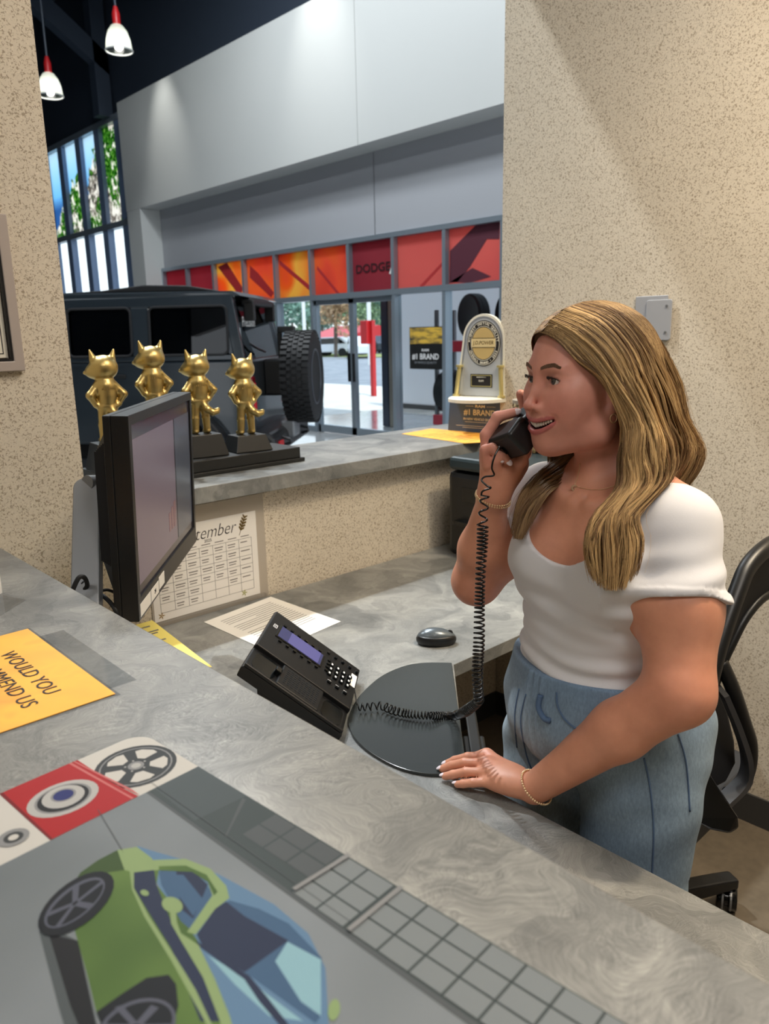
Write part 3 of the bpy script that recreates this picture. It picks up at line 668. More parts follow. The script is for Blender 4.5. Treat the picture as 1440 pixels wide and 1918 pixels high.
# ================================================================ monitor
MT = frame((.572, 1.253, 1.443), (math.cos(.872), math.sin(.872), 0), (0, 0, 1)) @ Matrix.Rotation(.04, 4, 'X')
mo = thing_m('monitor', 'black monitor on a grey arm, its dim screen turned towards the woman', 'monitor', Matrix.Translation((.7, 1.45, D)))
MI = Matrix.Translation((.7, 1.45, D)).inverted() @ MT   # local: x along the screen, y up, z towards the viewer
W_, H_ = .555, .372
mb = MB().mtx(MI); ins = .018
mb.ring([(0, 0), (W_, 0), (W_, -H_), (0, -H_)], [(ins, -ins), (W_ - ins, -ins), (W_ - ins, -H_ + .042), (ins, -H_ + .042)], -.030, 0)
mb.build('bezel', M['black_plastic'], mo, bevel=.0015)
MB().mtx(MI).box((0, -H_, -.044), (W_, 0, -.0302)).build('back_shell', M['black_plastic'], mo, bevel=.002)
bk = MB().mtx(MI); x0, x1, y0, y1 = .0, W_, -H_, 0
bk.add([(.01, -.32, -.0445), (.01, -.03, -.0445), (.545, -.03, -.0445), (.545, -.32, -.0445), (.05, -.26, -.076), (.05, -.075, -.076), (.50, -.075, -.076), (.50, -.26, -.076)], [(0, 1, 2, 3), (7, 6, 5, 4), (0, 4, 5, 1), (1, 5, 6, 2), (2, 6, 7, 3), (3, 7, 4, 0)])
bk.build('back_bulge', M['black_plastic'], mo)
for k in range(6):
    q = k / 5.5; xx = .012 + q * .035; zz = -.047 - q * .027
    MB().mtx(MI).box((xx, -.27, zz - .003), (xx + .0025, -.05 - .02 * q, zz + .0015)).build('vent_rib', M['black_matte'], mo)
sm = mat('screen', srgb(60, 56, 66), 0.16); g = N(sm)
scn = MB().mtx(MI).box((ins, -H_ + .042, -.012), (W_ - ins, -ins, -.004)).build('screen', sm, mo)
simple('screen_window', srgb(40, 36, 40), 0.25, Emission_Color=(.42, .30, .36, 1), Emission_Strength=.24)
simple('screen_side', srgb(40, 40, 48), 0.2, Emission_Color=(.2, .22, .26, 1), Emission_Strength=.18)
simple('screen_dark', srgb(70, 40, 40), 0.25, Emission_Color=(.24, .13, .13, 1), Emission_Strength=.5)
MB().mtx(MI).box((.022, -H_ + .06, -.004), (.36, -.045, -.0035)).build('window_page', M['screen_window'], scn)
MB().mtx(MI).box((.372, -H_ + .06, -.004), (.53, -.045, -.0035)).build('window_page', M['screen_side'], scn)
pg = MB().mtx(MI)
for k in range(3): pg.box((.285 + .024 * k, -H_ + .095, -.0035), (.302 + .024 * k, -H_ + .135 + .008 * k, -.003))
pg.build('page_marks', M['screen_dark'], scn)['kind'] = 'stuff'
for a, b, y in ((.01, .085, .0), (.09, .15, .0), (.155, .20, .012)):
    MB().mtx(MI).box((a, -H_ + .006 + y * .3, 0), (b, -H_ + .030 + y * .4, .0008)).build('label_sticker', M['white_paper'], mo)
text('24', .012, 'lettering', M['ink'], mo, MI @ Matrix.Translation((.12, -H_ + .018, .001)))
# arm: clamp post, lower arm, upper joint
def loc(p): return tuple(Vector(p) - Vector((.7, 1.45, D)))
a0 = Vector(P(160, 1120, 1.38)); a1 = Vector(P(163, 905, 1.50))
arm = MB(); mm = frame(tuple(Vector(loc(a0)) - Vector((0, 0, .02))), a1 - a0, (.73, -.68, 0)); L_ = (a1 - a0).length
arm.mtx(mm).prism(rrect(-.02, -.026, L_ + .03, .026, .02), -.012, .012); arm.build('lower_arm', mat('arm_grey', srgb(140, 142, 144), .4, .4), mo, bevel=.003, label='grey metal support arm')
MB().mtx(mm).at(loc(a1)).sphere((0, 0, 0), .0).build('pivot', M['grey_metal'], mo) if False else None
MB().mtx(mm @ Matrix.Translation((L_ + .0, .008, .0125))).lathe([(.006, 0), (.006, .002), (.003, .002), (.003, .001)], 16).build('screw', M['chrome'], mo)
mc = MT @ Vector((W_ * .5, -H_ * .45, -.076)); j1 = Vector(a1)
MB().tube([loc(j1), loc(tuple((j1 + mc) / 2 + Vector((0, 0, .0)))), loc(mc)], .016, 12).build('head_joint', M['grey_metal'], mo, smooth=True)
MB().at(loc(mc), (0, 0, 0)).mtx(Matrix.Translation((-.7, -1.45, -D)) @ MT @ Matrix.Translation((W_ * .5, -H_ * .45, -.086))).box((-.05, -.05, 0), (.05, .05, .0095)).build('mount_plate', M['black_plastic'], mo)
MB().at(loc((a0.x, a0.y, D))).lathe([(.04, .0005), (.04, .012), (.022, .014), (.022, a0.z - D - .02)], 20).build('clamp_post', M['grey_metal'], mo, smooth=True)
c0 = Vector(P(135, 1108, 1.36)); c1 = Vector(P(158, 1082, 1.37)); c2 = Vector(P(165, 1100, 1.4)); c3 = Vector(P(185, 1112, 1.42)); c4 = Vector(P(215, 1140, 1.38))
MB().tube([loc(q) for q in spline([P(128, 1125, 1.37), c0, P(147, 1083, 1.36), c1, P(163, 1098, 1.39), P(150, 1115, 1.4), c3, c4, P(222, 1175, 1.40)])], .0042, 8).build('cable', M['black_rubber'], mo, smooth=True)
MB().tube([loc(q) for q in spline([P(140, 1120, 1.40), P(158, 1090, 1.40), P(175, 1108, 1.43), P(200, 1105, 1.45), P(215, 1110, 1.46)])], .003, 8).build('cable', M['black_rubber'], mo, smooth=True)

# ================================================================ desk phone
PH = Matrix.Translation((.84, 1.033, D + .030)) @ Matrix.Rotation(-.829, 4, 'Z') @ Matrix.Rotation(.65, 4, 'Y')   # x towards the user, y to the keypad side
ph = thing('desk_phone', 'black office desk phone propped up on its stand, handset lifted', 'phone', (.9, 1.15, D)); PL = Matrix.Translation((-.9, -1.15, -D)) @ PH
WP, LP = .273, .228
body = MB().mtx(PL)
body.prism([(-LP, -.034), (0, -.034), (.003, -.028), (.003, -.004), (0, 0), (-LP, 0), (-LP - .003, -.006)], .088, WP, axis=1)
body.prism([(-LP, -.034), (0, -.034), (.003, -.028), (.003, -.012), (-.005, -.009), (-LP + .0, -.009), (-LP - .003, -.014)], 0, .0879, axis=1)
body.build('body', M['black_plastic'], ph, bevel=.002)
# cradle: side rail and the two ear wells
MB().mtx(PL).prism([(-LP, -.009), (0, -.009), (0, -.002), (-LP, -.002)], 0, .008, axis=1).build('cradle_rail', M['black_plastic'], ph, bevel=.0025)
MB().mtx(PL).box((-.16, .008, -.0092), (-.062, .088, -.0015)).build('cradle_bridge', M['black_plastic'], ph, bevel=.003)
for a, b in ((-.218, -.166), (-.055, -.008)):
    MB().mtx(PL).prism(rrect(a, .014, b, .082, .018), -.0088, -.0080).build('ear_well', M['black_gloss'], ph)
MB().mtx(PL).box((-.172, .040, -.008), (-.158, .056, .004)).build('hook', M['black_gloss'], ph, bevel=.002)
gr = MB().mtx(PL)
for i in range(9):
    for j in range(8): gr.box((-.148 + i * .0088, .022 + j * .0075, -.0015), (-.1425 + i * .0088, .0262 + j * .0075, -.0010))
gr.build('speaker_holes', mat('hole', (.002, .002, .002), .9), ph)['kind'] = 'stuff'
MB().mtx(PL).box((-.205, .165, .0), (-.088, .222, .0022)).build('display_frame', M['black_gloss'], ph, bevel=.001)
simple('lcd', srgb(50, 54, 92), .25, Emission_Color=(.13, .13, .30, 1), Emission_Strength=.10)
simple('lcd_bright', srgb(70, 70, 120), .25, Emission_Color=(.20, .19, .42, 1), Emission_Strength=.22)
dp = MB().mtx(PL).box((-.200, .168, .0022), (-.092, .219, .0028)).build('display', M['lcd'], ph)
MB().mtx(PL).box((-.175, .168, .0028), (-.098, .219, .0032)).build('display_page', M['lcd_bright'], dp)
def key(x, y, w_=.0065, d_=.0045, nm='button'): return MB().mtx(PL).prism(rrect(x - w_, y - d_, x + w_, y + d_, min(w_, d_) * .7, 3), 0, .0035).build(nm, M['black_gloss'], ph)
mk = MB().mtx(PL); wm = M['print_white']
for i in range(3):
    for j in range(4):
        x = -.020 - (3 - j) * .0 - .046 + j * .0155; y = .205 - i * .0205
        key(x, y, .0055, .0075, 'key'); mk.box((x - .002, y - .0035, .0035), (x + .002, y + .0035, .0038))
for i in range(6): key(-.19 + i * .0185, .155, .0042, .0035); key(-.195 + i * .0185, .229, .0042, .0035)
for i in range(4): key(-.075, .168 + i * .016, .004, .004)
for i in range(5): key(-.082 + i * .019, .246, .004, .0035); mk.box((-.084 + i * .019, .253, .0001), (-.079 + i * .019, .2565, .0004))
for i in range(3): key(-.06 + i * .02, .130, .005, .0035); mk.box((-.064 + i * .02, .138, .0001), (-.056 + i * .02, .141, .0004))
mk.build('key_marks', wm, ph)['kind'] = 'stuff'
text('mitel', .017, 'lettering', M['print_grey'], ph, PL @ Matrix.Translation((-.213, .20, .0003)) @ Matrix.Rotation(0, 4, 'Z') @ Matrix.Rotation(-math.pi / 2, 4, 'Z'), sx=.9) if False else None
text('ESI', .014, 'lettering', M['print_white'], ph, PL @ Matrix.Translation((-.213, .205, .0003)) @ Matrix.Rotation(math.pi / 2, 4, 'Z'))
MB().mtx(PL).box((-.016, .178, .0003), (-.002, .232, .0008)).build('label_sticker', M['white_paper'], ph)
MB().mtx(PL).box((-.155, .2732, -.022), (-.10, .282, -.004)).build('side_tab', M['black_plastic'], ph, bevel=.003)
# stand under the raised end
sd = MB(); z_ = .0005
def lp(x, y, z): return PL @ Vector((x, y, z))
for y in (.03, .20):
    a, b = lp(-.19, y, -.034), lp(-.05, y, -.034); a2, b2 = lp(-.19, y + .03, -.034), lp(-.05, y + .03, -.034)
    sd.add([a, b, b2, a2, (a.x, a.y, z_), (b.x, b.y, z_), (b2.x, b2.y, z_), (a2.x, a2.y, z_)], [(0, 1, 2, 3), (7, 6, 5, 4), (0, 4, 5, 1), (1, 5, 6, 2), (2, 6, 7, 3), (3, 7, 4, 0)])
    sd.build('stand', M['black_plastic'], ph); sd = MB()
# ================================================================ mouse
mp = (on(817, 1205, 2, D)[0], on(817, 1205, 2, D)[1], D + .0005)
ms = thing('mouse', 'small grey wireless mouse with black sides on the work desk', 'mouse', mp, (0, 0, math.radians(-44)))
f = Fld().ell((0, 0, .012), (.051, .030, .024), .004).ell((-.008, 0, .016), (.036, .027, .021), .01).fn(lambda Q: -Q[:, 2], '&').fn(lambda Q: Q[:, 2] - .0245, '&')
polygonise(f, (-.06, -.04, -.004), (.06, .04, .045), .0018, 'body', M['black_plastic'], ms, smooth_it=2)
f = Fld().ell((0, 0, .0128), (.0505, .0245, .0255), .004).ell((-.008, 0, .0168), (.036, .0235, .0225), .01).fn(lambda Q: .015 - Q[:, 2] + np.abs(Q[:, 1]) * .25, '&')
polygonise(f, (-.06, -.04, .004), (.06, .04, .045), .0018, 'top_shell', mat('mouse_grey', srgb(88, 96, 102), .28, .3), ms, smooth_it=2)
MB().at((.034, 0, .027), (0, 0, 0)).lathe([(.005, -.003), (.008, -.0025), (.008, .0025), (.005, .003)], 16, axis=1).build('scroll_wheel', M['black_rubber'], ms)
# ================================================================ off-road vehicle in the showroom
al = math.radians(5); VF = Vector((-.733, .68, 0)) * math.cos(al) + Vector((.68, .733, 0)) * math.sin(al); VF.normalize(); VL = Vector((-VF.y, VF.x, 0))
pc = Vector(P(455, 560, 6.75)); og = Vector((pc.x, pc.y, 0)) - VL * .74; og.z = 0
JM = Matrix((VF, VL, Vector((0, 0, 1)))).transposed().to_4x4(); JM.translation = og
jp = thing_m('off_road_vehicle', 'dark grey boxy off-road vehicle parked in the showroom, spare wheel at its rear', 'car', JM)
simple('car_paint', srgb(44, 52, 58), .22, .25, Coat_Weight=.6, Coat_Roughness=.05); CP = M['car_paint']
BW = .80; ZB = 1.37; ZR = 1.93
MB().prism([(0, .62), (0, ZB), (3.0, ZB), (4.25, 1.27), (4.35, .75), (3.9, .62)], -BW, BW, axis=1).build('body', CP, jp, bevel=.03)
# greenhouse sides with true openings
def side(s):
    y0, y1 = s * (BW - .05), s * (BW - .01); yr0, yr1 = s * (.70), s * (.74)
    mb = MB()
    def pan(x0, z0, x1, z1):
        vs = []
        for x, z in ((x0, z0), (x1, z0), (x1, z1), (x0, z1)):
            t = (z - ZB) / (ZR - ZB)
            for a, b in ((y0, yr0), (y1, yr1)): vs.append((x + (.10 * t if x < .02 else 0), a + (b - a) * t, z))
        mb.add(vs, [(0, 2, 4, 6), (7, 5, 3, 1), (0, 1, 3, 2), (2, 3, 5, 4), (4, 5, 7, 6), (6, 7, 1, 0)])
    pan(0, ZB, 2.95, ZB + .05); pan(0, ZR - .09, 2.95, ZR)
    for a, b in ((0, .15), (.86, 1.03), (1.62, 1.76), (2.6, 2.95)): pan(a, ZB + .05, b, ZR - .09)
    for a, b, cz in ((.15, .86, 0), (1.03, 1.62, 0), (1.76, 2.6, 0)):   # rounded opening corners
        pass
    mb.build('side_frame', CP, jp, bevel=.008)
    for a, b in ((.15, .86), (1.03, 1.62), (1.76, 2.6)):
        q = []
        for x, z in ((a - .02, ZB + .03), (b + .02, ZB + .03), (b + .02, ZR - .07), (a - .02, ZR - .07)):
            t = (z - ZB) / (ZR - ZB); q.append((x, y0 + (yr0 - y0) * t + s * .012, z))
        MB().add(q + [(x, y - s * .006, z) for x, y, z in q], [(0, 1, 2, 3), (7, 6, 5, 4), (0, 4, 5, 1), (1, 5, 6, 2), (2, 6, 7, 3), (3, 7, 4, 0)]).build('window_pane', M['dark_glass'], jp)
        def pt(x, z): t = (z - ZB) / (ZR - ZB); return (x, y1 + (yr1 - y1) * t + s * .004, z)
        rr = rrect(a - .0, ZB + .05, b + .0, ZR - .09, .05, 4); MB().tube([pt(x, z) for x, z in rr], .012, 6, closed=True).build('window_seal', M['black_matte'], jp)
side(1); side(-1)
MB().prism([(.02, ZR - .01), (.10, ZR + .035), (1.6, ZR + .05), (2.9, ZR + .02), (3.0, ZR - .01)], -.74, .74, axis=1).build('roof', CP, jp, bevel=.03)
# raised soft top on the roof
MB().prism([(.25, ZR + .045), (.55, ZR + .10), (.95, ZR + .115), (1.35, ZR + .075), (1.9, ZR + .055)], -.58, .58, axis=1).build('roof_cover', M['black_matte'], jp, bevel=.015)
# rear: corner posts, glass, tailgate seam
for s in (-1, 1):
    MB().add([(0, s * .80, ZB), (.04, s * .62, ZB), (.12, s * .56, ZR), (.10, s * .74, ZR), (.10, s * .80, ZB), (.12, s * .62, ZB), (.2, s * .56, ZR), (.2, s * .74, ZR)], [(0, 1, 2, 3), (7, 6, 5, 4), (0, 4, 5, 1), (1, 5, 6, 2), (2, 6, 7, 3), (3, 7, 4, 0)]).build('rear_post', CP, jp, bevel=.01)
MB().add([(.03, -.62, ZB), (.03, .62, ZB), (.12, .58, ZR - .05), (.12, -.58, ZR - .05), (.05, -.62, ZB), (.05, .62, ZB), (.14, .58, ZR - .05), (.14, -.58, ZR - .05)], [(0, 1, 2, 3), (7, 6, 5, 4), (0, 4, 5, 1), (1, 5, 6, 2), (2, 6, 7, 3), (3, 7, 4, 0)]).build('rear_glass', M['dark_glass'], jp)
MB().box((-.01, -.45, ZR - .08), (.10, .45, ZR - .02)).build('brake_light_bar', M['black_plastic'], jp, bevel=.015)
for y in (-.4, .42): MB().box((-.02, y - .03, ZR - .22), (.08, y + .03, ZR - .04)).build('glass_hinge', M['black_plastic'], jp, bevel=.01)
MB().tube([(-.02, .1, 1.42), (.0, .35, 1.46), (.02, .5, 1.5)], .01, 6).build('wiper', M['black_plastic'], jp)
text('Precision', .13, 'lettering', M['white_plastic'], jp, frame((.082, .28, 1.70), (0, -1, 0), (.08, 0, 1)), shear=.3)
MB().box((-.05, .66, .86), (0.02, .80, 1.22)).build('tail_light', mat('tail_red', srgb(120, 14, 26), .15, Coat_Weight=.8), jp, bevel=.02)
MB().box((-.062, .70, .92), (-.048, .77, 1.16)).build('tail_lens', mat('tail_lens', srgb(200, 40, 50), .1), jp, bevel=.005)
MB().box((-.04, -.80, .86), (0.02, -.66, 1.22)).build('tail_light', M['tail_red'], jp, bevel=.02) if 'tail_red' in M else MB().box((-.04, -.80, .86), (0.02, -.66, 1.22)).build('tail_light', M['red'], jp, bevel=.02)
MB().box((-.012, -.62, .70), (.0, .60, ZB - .02)).build('tailgate', CP, jp, bevel=.01)
MB().prism([(-.24, .50), (-.24, .66), (-.18, .72), (.1, .72), (.1, .50)], -.84, .84, axis=1).build('bumper', M['black_plastic'], jp, bevel=.03)
MB().box((-.30, -.05, .60), (-.16, .22, .76)).build('tow_hook', M['grey_metal'], jp, bevel=.02)
for y in (.45, -.45): MB().tube([(-.24, y, .56), (-.31, y, .58), (-.31, y + .07, .62), (-.24, y + .07, .64)], .015, 6).build('tow_loop', M['black_plastic'], jp)
MB().box((-.26, .55, .56), (-.23, .70, .62)).build('reflector', M['red'], jp)
# door seams and handles
for x in (.94, 1.70, 2.72): MB().box((x - .004, .7995, .66), (x + .004, .803, ZB)).build('door_seam', M['black_matte'], jp)
for x in (1.1, 1.85): MB().box((x, .80, 1.22), (x + .16, .825, 1.26)).build('door_handle', M['black_plastic'], jp, bevel=.008)
MB().box((.0, .799, ZB - .035), (3.0, .812, ZB - .02)).build('belt_line', CP, jp)
# wheels, flares
def wheel(par, x, y, z, ax, nm='wheel', r=.445, wd=.30):
    m_ = MB().at((x, y, z)).lathe([(r * .60, -wd * .44), (r * .86, -wd / 2), (r * .97, -wd * .44), (r, -wd * .36), (r, wd * .36), (r * .97, wd * .44), (r * .86, wd / 2), (r * .60, wd * .44)], 44, axis=ax)
    t = m_.build(nm, M['black_rubber'], par, smooth=True); tb = MB()
    for k in range(44):
        for row in range(5):
            a = 2 * math.pi * (k + (row % 2) * .5) / 44; o = (row - 2) * wd * .175
            mm = Matrix.Translation((x, y, z)) @ (Matrix.Rotation(a, 4, 'X') if ax == 0 else Matrix.Rotation(a, 4, 'Y'))
            tb.mtx(mm)
            hh = wd * .072 + (.012 if row in (0, 4) else 0)
            if ax == 0: tb.box((o - hh, -.024, r - .004), (o + hh, .018, r + .011), taper=.003)
            else: tb.box((-.024, o - hh, r - .004), (.018, o + hh, r + .011), taper=.003)
    tb.build('tread_block', M['black_rubber'], t)['kind'] = 'stuff'
    s = -1 if ax == 0 else (1 if y > 0 else -1)
    rim = MB().at((x, y, z)).lathe([(r * .60, s * wd * .25), (r * .62, s * wd * .46), (r * .585, s * wd * .47), (r * .56, s * wd * .30), (r * .14, s * wd * .22), (r * .14, s * wd * .36), (r * .02, s * wd * .38)], 32, axis=ax)
    rim.build('rim', simple('rim_grey', srgb(96, 102, 110), .35, .6), t, smooth=True)
    for k in range(8):
        a = 2 * math.pi * k / 8; mm = Matrix.Translation((x, y, z)) @ (Matrix.Rotation(a, 4, 'X') if ax == 0 else Matrix.Rotation(a, 4, 'Y'))
        q = MB().mtx(mm)
        if ax == 0: q.box((s * wd * .40, -.022, r * .12), (s * wd * .28, .022, r * .57))
        else: q.box((-.022, s * wd * .28, r * .12), (.022, s * wd * .40, r * .57))
        q.build('spoke', M['rim_grey'] if 'rim_grey' in M else M['grey_metal'], t, bevel=.006)
wheel(jp, -.36, .0, 1.17, 0, 'spare_wheel', .44)
MB().box((-.22, -.15, 1.0), (0, .15, 1.35)).build('spare_carrier', M['black_plastic'], jp, bevel=.02)
MB().box((-.30, -.06, 1.60), (-.14, .06, 1.66)).box((-.17, -.03, 1.3), (-.13, .03, 1.64)).build('camera_mount', M['black_plastic'], jp, bevel=.008)
for x in (.78, 3.72):
    for s in (1, -1):
        wheel(jp, x, s * .80, .44, 1)
        fl = MB(); pts = [(x + .62 * math.cos(a), .50 + .52 * math.sin(a)) for a in [math.pi * k / 14 for k in range(15)]]; pin = [(x + .52 * math.cos(a), .48 + .46 * math.sin(a)) for a in [math.pi * k / 14 for k in range(15)]]
        fl.prism(pts + pin[::-1], s * .78, s * .93, axis=1); fl.build('fender_flare', M['black_plastic'], jp, bevel=.02)
MB().box((1.4, .72, .42), (3.1, .90, .50)).box((1.4, -.90, .42), (3.1, -.72, .50)).build('side_step', M['black_plastic'], jp)['kind'] = 'stuff'
MB().box((.2, -.6, .45), (4.0, .6, .63)).build('underbody', M['black_matte'], jp)
# seats inside
for x in (1.35, 2.25):
    for y in (.36, -.36):
        MB().box((x - .05, y - .22, .9), (x + .07, y + .22, 1.52), taper=.03).build('seat_back', M['black_matte'], jp, bevel=.03)
        MB().box((x - .03, y - .13, 1.54), (x + .06, y + .13, 1.74)).build('headrest', mat('seat_grey', srgb(50, 52, 56), .7), jp, bevel=.04)
MB().box((3.0, -.74, ZB - .02), (3.06, .74, ZB + .06)).add([(3.0, -.74, ZB), (3.0, .74, ZB), (2.75, .70, ZR), (2.75, -.70, ZR), (3.02, -.74, ZB), (3.02, .74, ZB), (2.77, .70, ZR), (2.77, -.70, ZR)], [(0, 1, 2, 3), (7, 6, 5, 4), (0, 4, 5, 1), (1, 5, 6, 2), (2, 6, 7, 3), (3, 7, 4, 0)]).build('windscreen', M['dark_glass'], jp)['kind'] = 'stuff'

# ================================================================ award standee
a_ = Vector((2.312, 2.105, T)); AW = frame(a_, (.137, -.991, 0), (0, 0, 1))     # x to the right as seen, y up, z towards the viewer
aw = thing_m('award_standee', 'silver arched award standee with round gold and black seal on a slate box', 'award', Matrix.Translation((2.34, 1.98, T)))
AL = Matrix.Translation((-2.34, -1.98, -T)) @ AW
simple('slate', srgb(76, 94, 124), .6); simple('silver', srgb(196, 198, 200), .42, .35); simple('silver_dark', srgb(150, 152, 156), .45, .35); simple('cream', srgb(232, 226, 208), .55); simple('seal_black', srgb(28, 22, 20), .5); simple('seal_gold', srgb(214, 184, 120), .45, .2); simple('brass', srgb(226, 208, 140), .3, .6)
MB().mtx(AL).prism([(0, .0005), (.298, .0005), (.288, .120), (.010, .134)], -.012, 0).build('box_front', M['slate'], aw)
MB().mtx(AL).add([(.298, 0, 0), (.288, .12, 0), (.30, .12, -.05), (.302, 0, -.06), (.296, .0, -.002), (.286, .119, -.002), (.298, .118, -.05), (.30, 0, -.06)], [(0, 1, 2, 3), (7, 6, 5, 4), (0, 3, 7, 4), (1, 5, 6, 2), (0, 4, 5, 1), (3, 2, 6, 7)]).build('box_side', M['slate'], aw)
def arch(wb, wt, zb, zt, c=.155, n=18):
    ztm = zt - wt * .86
    return [(c - wb, zb), (c + wb, zb)] + [(c + wt * math.cos(a) + (0), ztm + wt * .86 * math.sin(a)) for a in [math.pi * k / n for k in range(n + 1)]]
ac = .167
def archp(m, d): 
    n = 18; wb, wt, zb, zt = .112 - m, .094 - m, .142 + m * .2, .455 - m; zm = zt - wt * 1.05
    return [(.152 - wb, zb), (.152 + wb, zb)] + [(ac + .012 * 0 + wt * math.cos(a), zm + wt * 1.05 * math.sin(a)) for a in [math.pi * k / n for k in range(n + 1)]]
MB().mtx(AL).prism(archp(0, 0), -.014, .004).build('board', M['cream'], aw, bevel=.001)
MB().mtx(AL).prism(archp(.009, 0), .004, .0052).build('board_face', M['silver_dark'], aw)
MB().mtx(AL).prism(archp(.018, 0), .0052, .0064).build('board_face', M['silver'], aw)
sl = MB().mtx(AL).prism(circ(.170, .345, .074, 40, ry=.086), .0064, .008).build('seal', M['seal_black'], aw)
rg = lambda r, w_, z, m_: MB().mtx(AL).ring(circ(.170, .345, r, 40, ry=r * 1.16), circ(.170, .345, r - w_, 40, ry=(r - w_) * 1.16), z, z + .0005).build('seal_ring', m_, sl)
rg(.071, .0016, .008, M['cream']); rg(.056, .0016, .008, M['cream'])
sg = MB().mtx(AL).prism(circ(.170, .345, .051, 36, ry=.060), .008, .0085).build('seal_centre', M['seal_gold'], sl)
MB().mtx(AL).box((.117, .331, .0085), (.223, .363, .0092)).build('seal_band', mat('gold_light', srgb(226, 204, 150), .5), sl)
for y in (.3295, .3635): MB().mtx(AL).box((.119, y, .0092), (.221, y + .0018, .0096)).build('band_line', M['seal_black'], sl)
text('J.D.POWER', .0195, 'lettering', mat('brown_ink', srgb(96, 74, 30), .5), sl, AL @ Matrix.Translation((.170, .347, .0094)), sx=.95, shear=.15)
def round_text(s, r, a0, a1, size, m_, par, flip=False):
    for i, ch in enumerate(s):
        if ch == ' ': continue
        a = a0 + (a1 - a0) * i / (len(s) - 1); x, y = .170 + r * math.cos(a), .345 + r * 1.16 * math.sin(a)
        rot = a - math.pi / 2 if not flip else a + math.pi / 2
        text(ch, size, 'lettering', m_, par, AL @ Matrix.Translation((x, y, .0086)) @ Matrix.Rotation(rot, 4, 'Z'), offset=.0003)
round_text('HIGHEST INITIAL QUALITY', .0635, math.radians(172), math.radians(8), .0135, M['cream'], sl)
round_text('OVERALL BRAND • 2024', .0635, math.radians(205), math.radians(335), .0125, M['cream'], sl, True)
pl_ = MB().mtx(AL).box((.112, .178, .0064), (.210, .229, .008)).build('name_plate', M['seal_black'], aw)
MB().mtx(AL).ring([(.115, .181), (.207, .181), (.207, .226), (.115, .226)], [(.118, .184), (.204, .184), (.204, .223), (.118, .223)], .008, .0085).build('plate_border', M['brass'], pl_)
text('RAM', .011, 'lettering', M['cream'], pl_, AL @ Matrix.Translation((.161, .203, .0083))); text('PRESENTED TO', .006, 'lettering', M['cream'], pl_, AL @ Matrix.Translation((.161, .217, .0083)))
for x0_, x1_ in ((.052, .068), (.258, .252)):
    MB().mtx(AL @ Matrix.Translation((0, 0, .018))).tube([(x0_ - .0, .145, 0), (x1_, .262, 0)], .0085, 12).build('column', M['brass'], aw, smooth=True)
    for x, y in ((x0_, .146), (x1_, .260)): MB().mtx(AL @ Matrix.Translation((x, y, .018)) @ Matrix.Rotation(-math.pi / 2, 4, 'X')).lathe([(.0145, -.004), (.0145, .004)], 16).build('column_cap', M['brass'], aw)
MB().mtx(AL @ Matrix.Translation((.152, .134, .012)) @ Matrix.Rotation(-math.pi / 2, 4, 'X')).lathe([(.118, -.008), (.118, .004), (.112, .008)], 36).build('base_disc', M['cream'], aw).scale = (1, 1, 1)
text('RAM', .014, 'lettering', M['cream'], aw, AL @ Matrix.Translation((.152, .103, .0003)), sx=1.6, offset=.0004)
for a, b in ((.085, .122), (.182, .222)): MB().mtx(AL).box((a, .1025, 0), (b, .1037, .0004)).build('rule_line', M['cream'], aw)
text('#1 BRAND', .031, 'lettering', M['cream'], aw, AL @ Matrix.Translation((.150, .078, .0003)), offset=.0006)
text('IN NEW VEHICLE QUALITY', .0125, 'lettering', M['cream'], aw, AL @ Matrix.Translation((.150, .052, .0003)), offset=.0002)
for y, a, b in ((.040, .082, .218), (.024, .04, .26), (.017, .07, .24)): MB().mtx(AL).box((a, y, 0), (b, y + .0014, .0004)).build('rule_line', M['cream'], aw)

# ================================================================ papers
def sheet(name, pts, m_, label=None, cat=None, th=.0006, parent=None, group=None):
    pts = [Vector(p) for p in pts]; n = len(pts); up = Vector((0, 0, th))
    mb = MB().add([tuple(p) for p in pts] + [tuple(p + up) for p in pts], [tuple(range(n))[::-1], tuple(range(n, 2 * n))] + [(i, (i + 1) % n, n + (i + 1) % n, n + i) for i in range(n)])
    o = mb.build(name, m_, parent); 
    if label: tag(o, label, cat, group)
    return o
# orange sheet in a sleeve
os_ = thing('comment_sheet', 'orange printed sheet in a clear sleeve lying on the tall counter', 'paper', (.2, .93, T))
OL = Matrix.Translation((-.2, -.93, -T)) @ frame((.2, .93, T), (0, -1, 0), (1, 0, 0))
om = mat('orange_print', srgb(246, 176, 62), .6); g = N(om); g.base(g.ramp(g.noise(g.coord('Object'), 9, 3, .5), [(.35, srgb(238, 168, 66)), (.55, srgb(250, 182, 66)), (.75, srgb(240, 140, 62))]))
MB().mtx(OL).box((-.145, -.103, .0008), (.136, .116, .0014)).build('sheet', om, os_)
MB().mtx(OL).box((-.150, -.11, .0003), (.142, .120, .0006)).build('sleeve_back', M['clear_sleeve'], os_)
MB().mtx(OL).box((-.105, .112, .0006), (.118, .150, .0009)).build('sleeve_flap', M['clear_sleeve'], os_)
text('WOULD YOU', .026, 'lettering', M['ink'], os_, OL @ Matrix.Translation((.004, .066, .0016)), sx=1.0)
text('RECOMMEND US', .026, 'lettering', M['ink'], os_, OL @ Matrix.Translation((.0, .036, .0016)), sx=1.0)
text('TO A FRIEND', .026, 'lettering', M['ink'], os_, OL @ Matrix.Translation((-.07, .006, .0016)))
sheet('paper', [(.337, 1.262, T + .0003), (.358, 1.206, T + .0003), (.30, 1.155, T + .0003), (.22, 1.3, T + .0003)], M['clear_sleeve'], 'clear plastic sleeve lying by the speckled wall on the tall counter', 'sleeve')
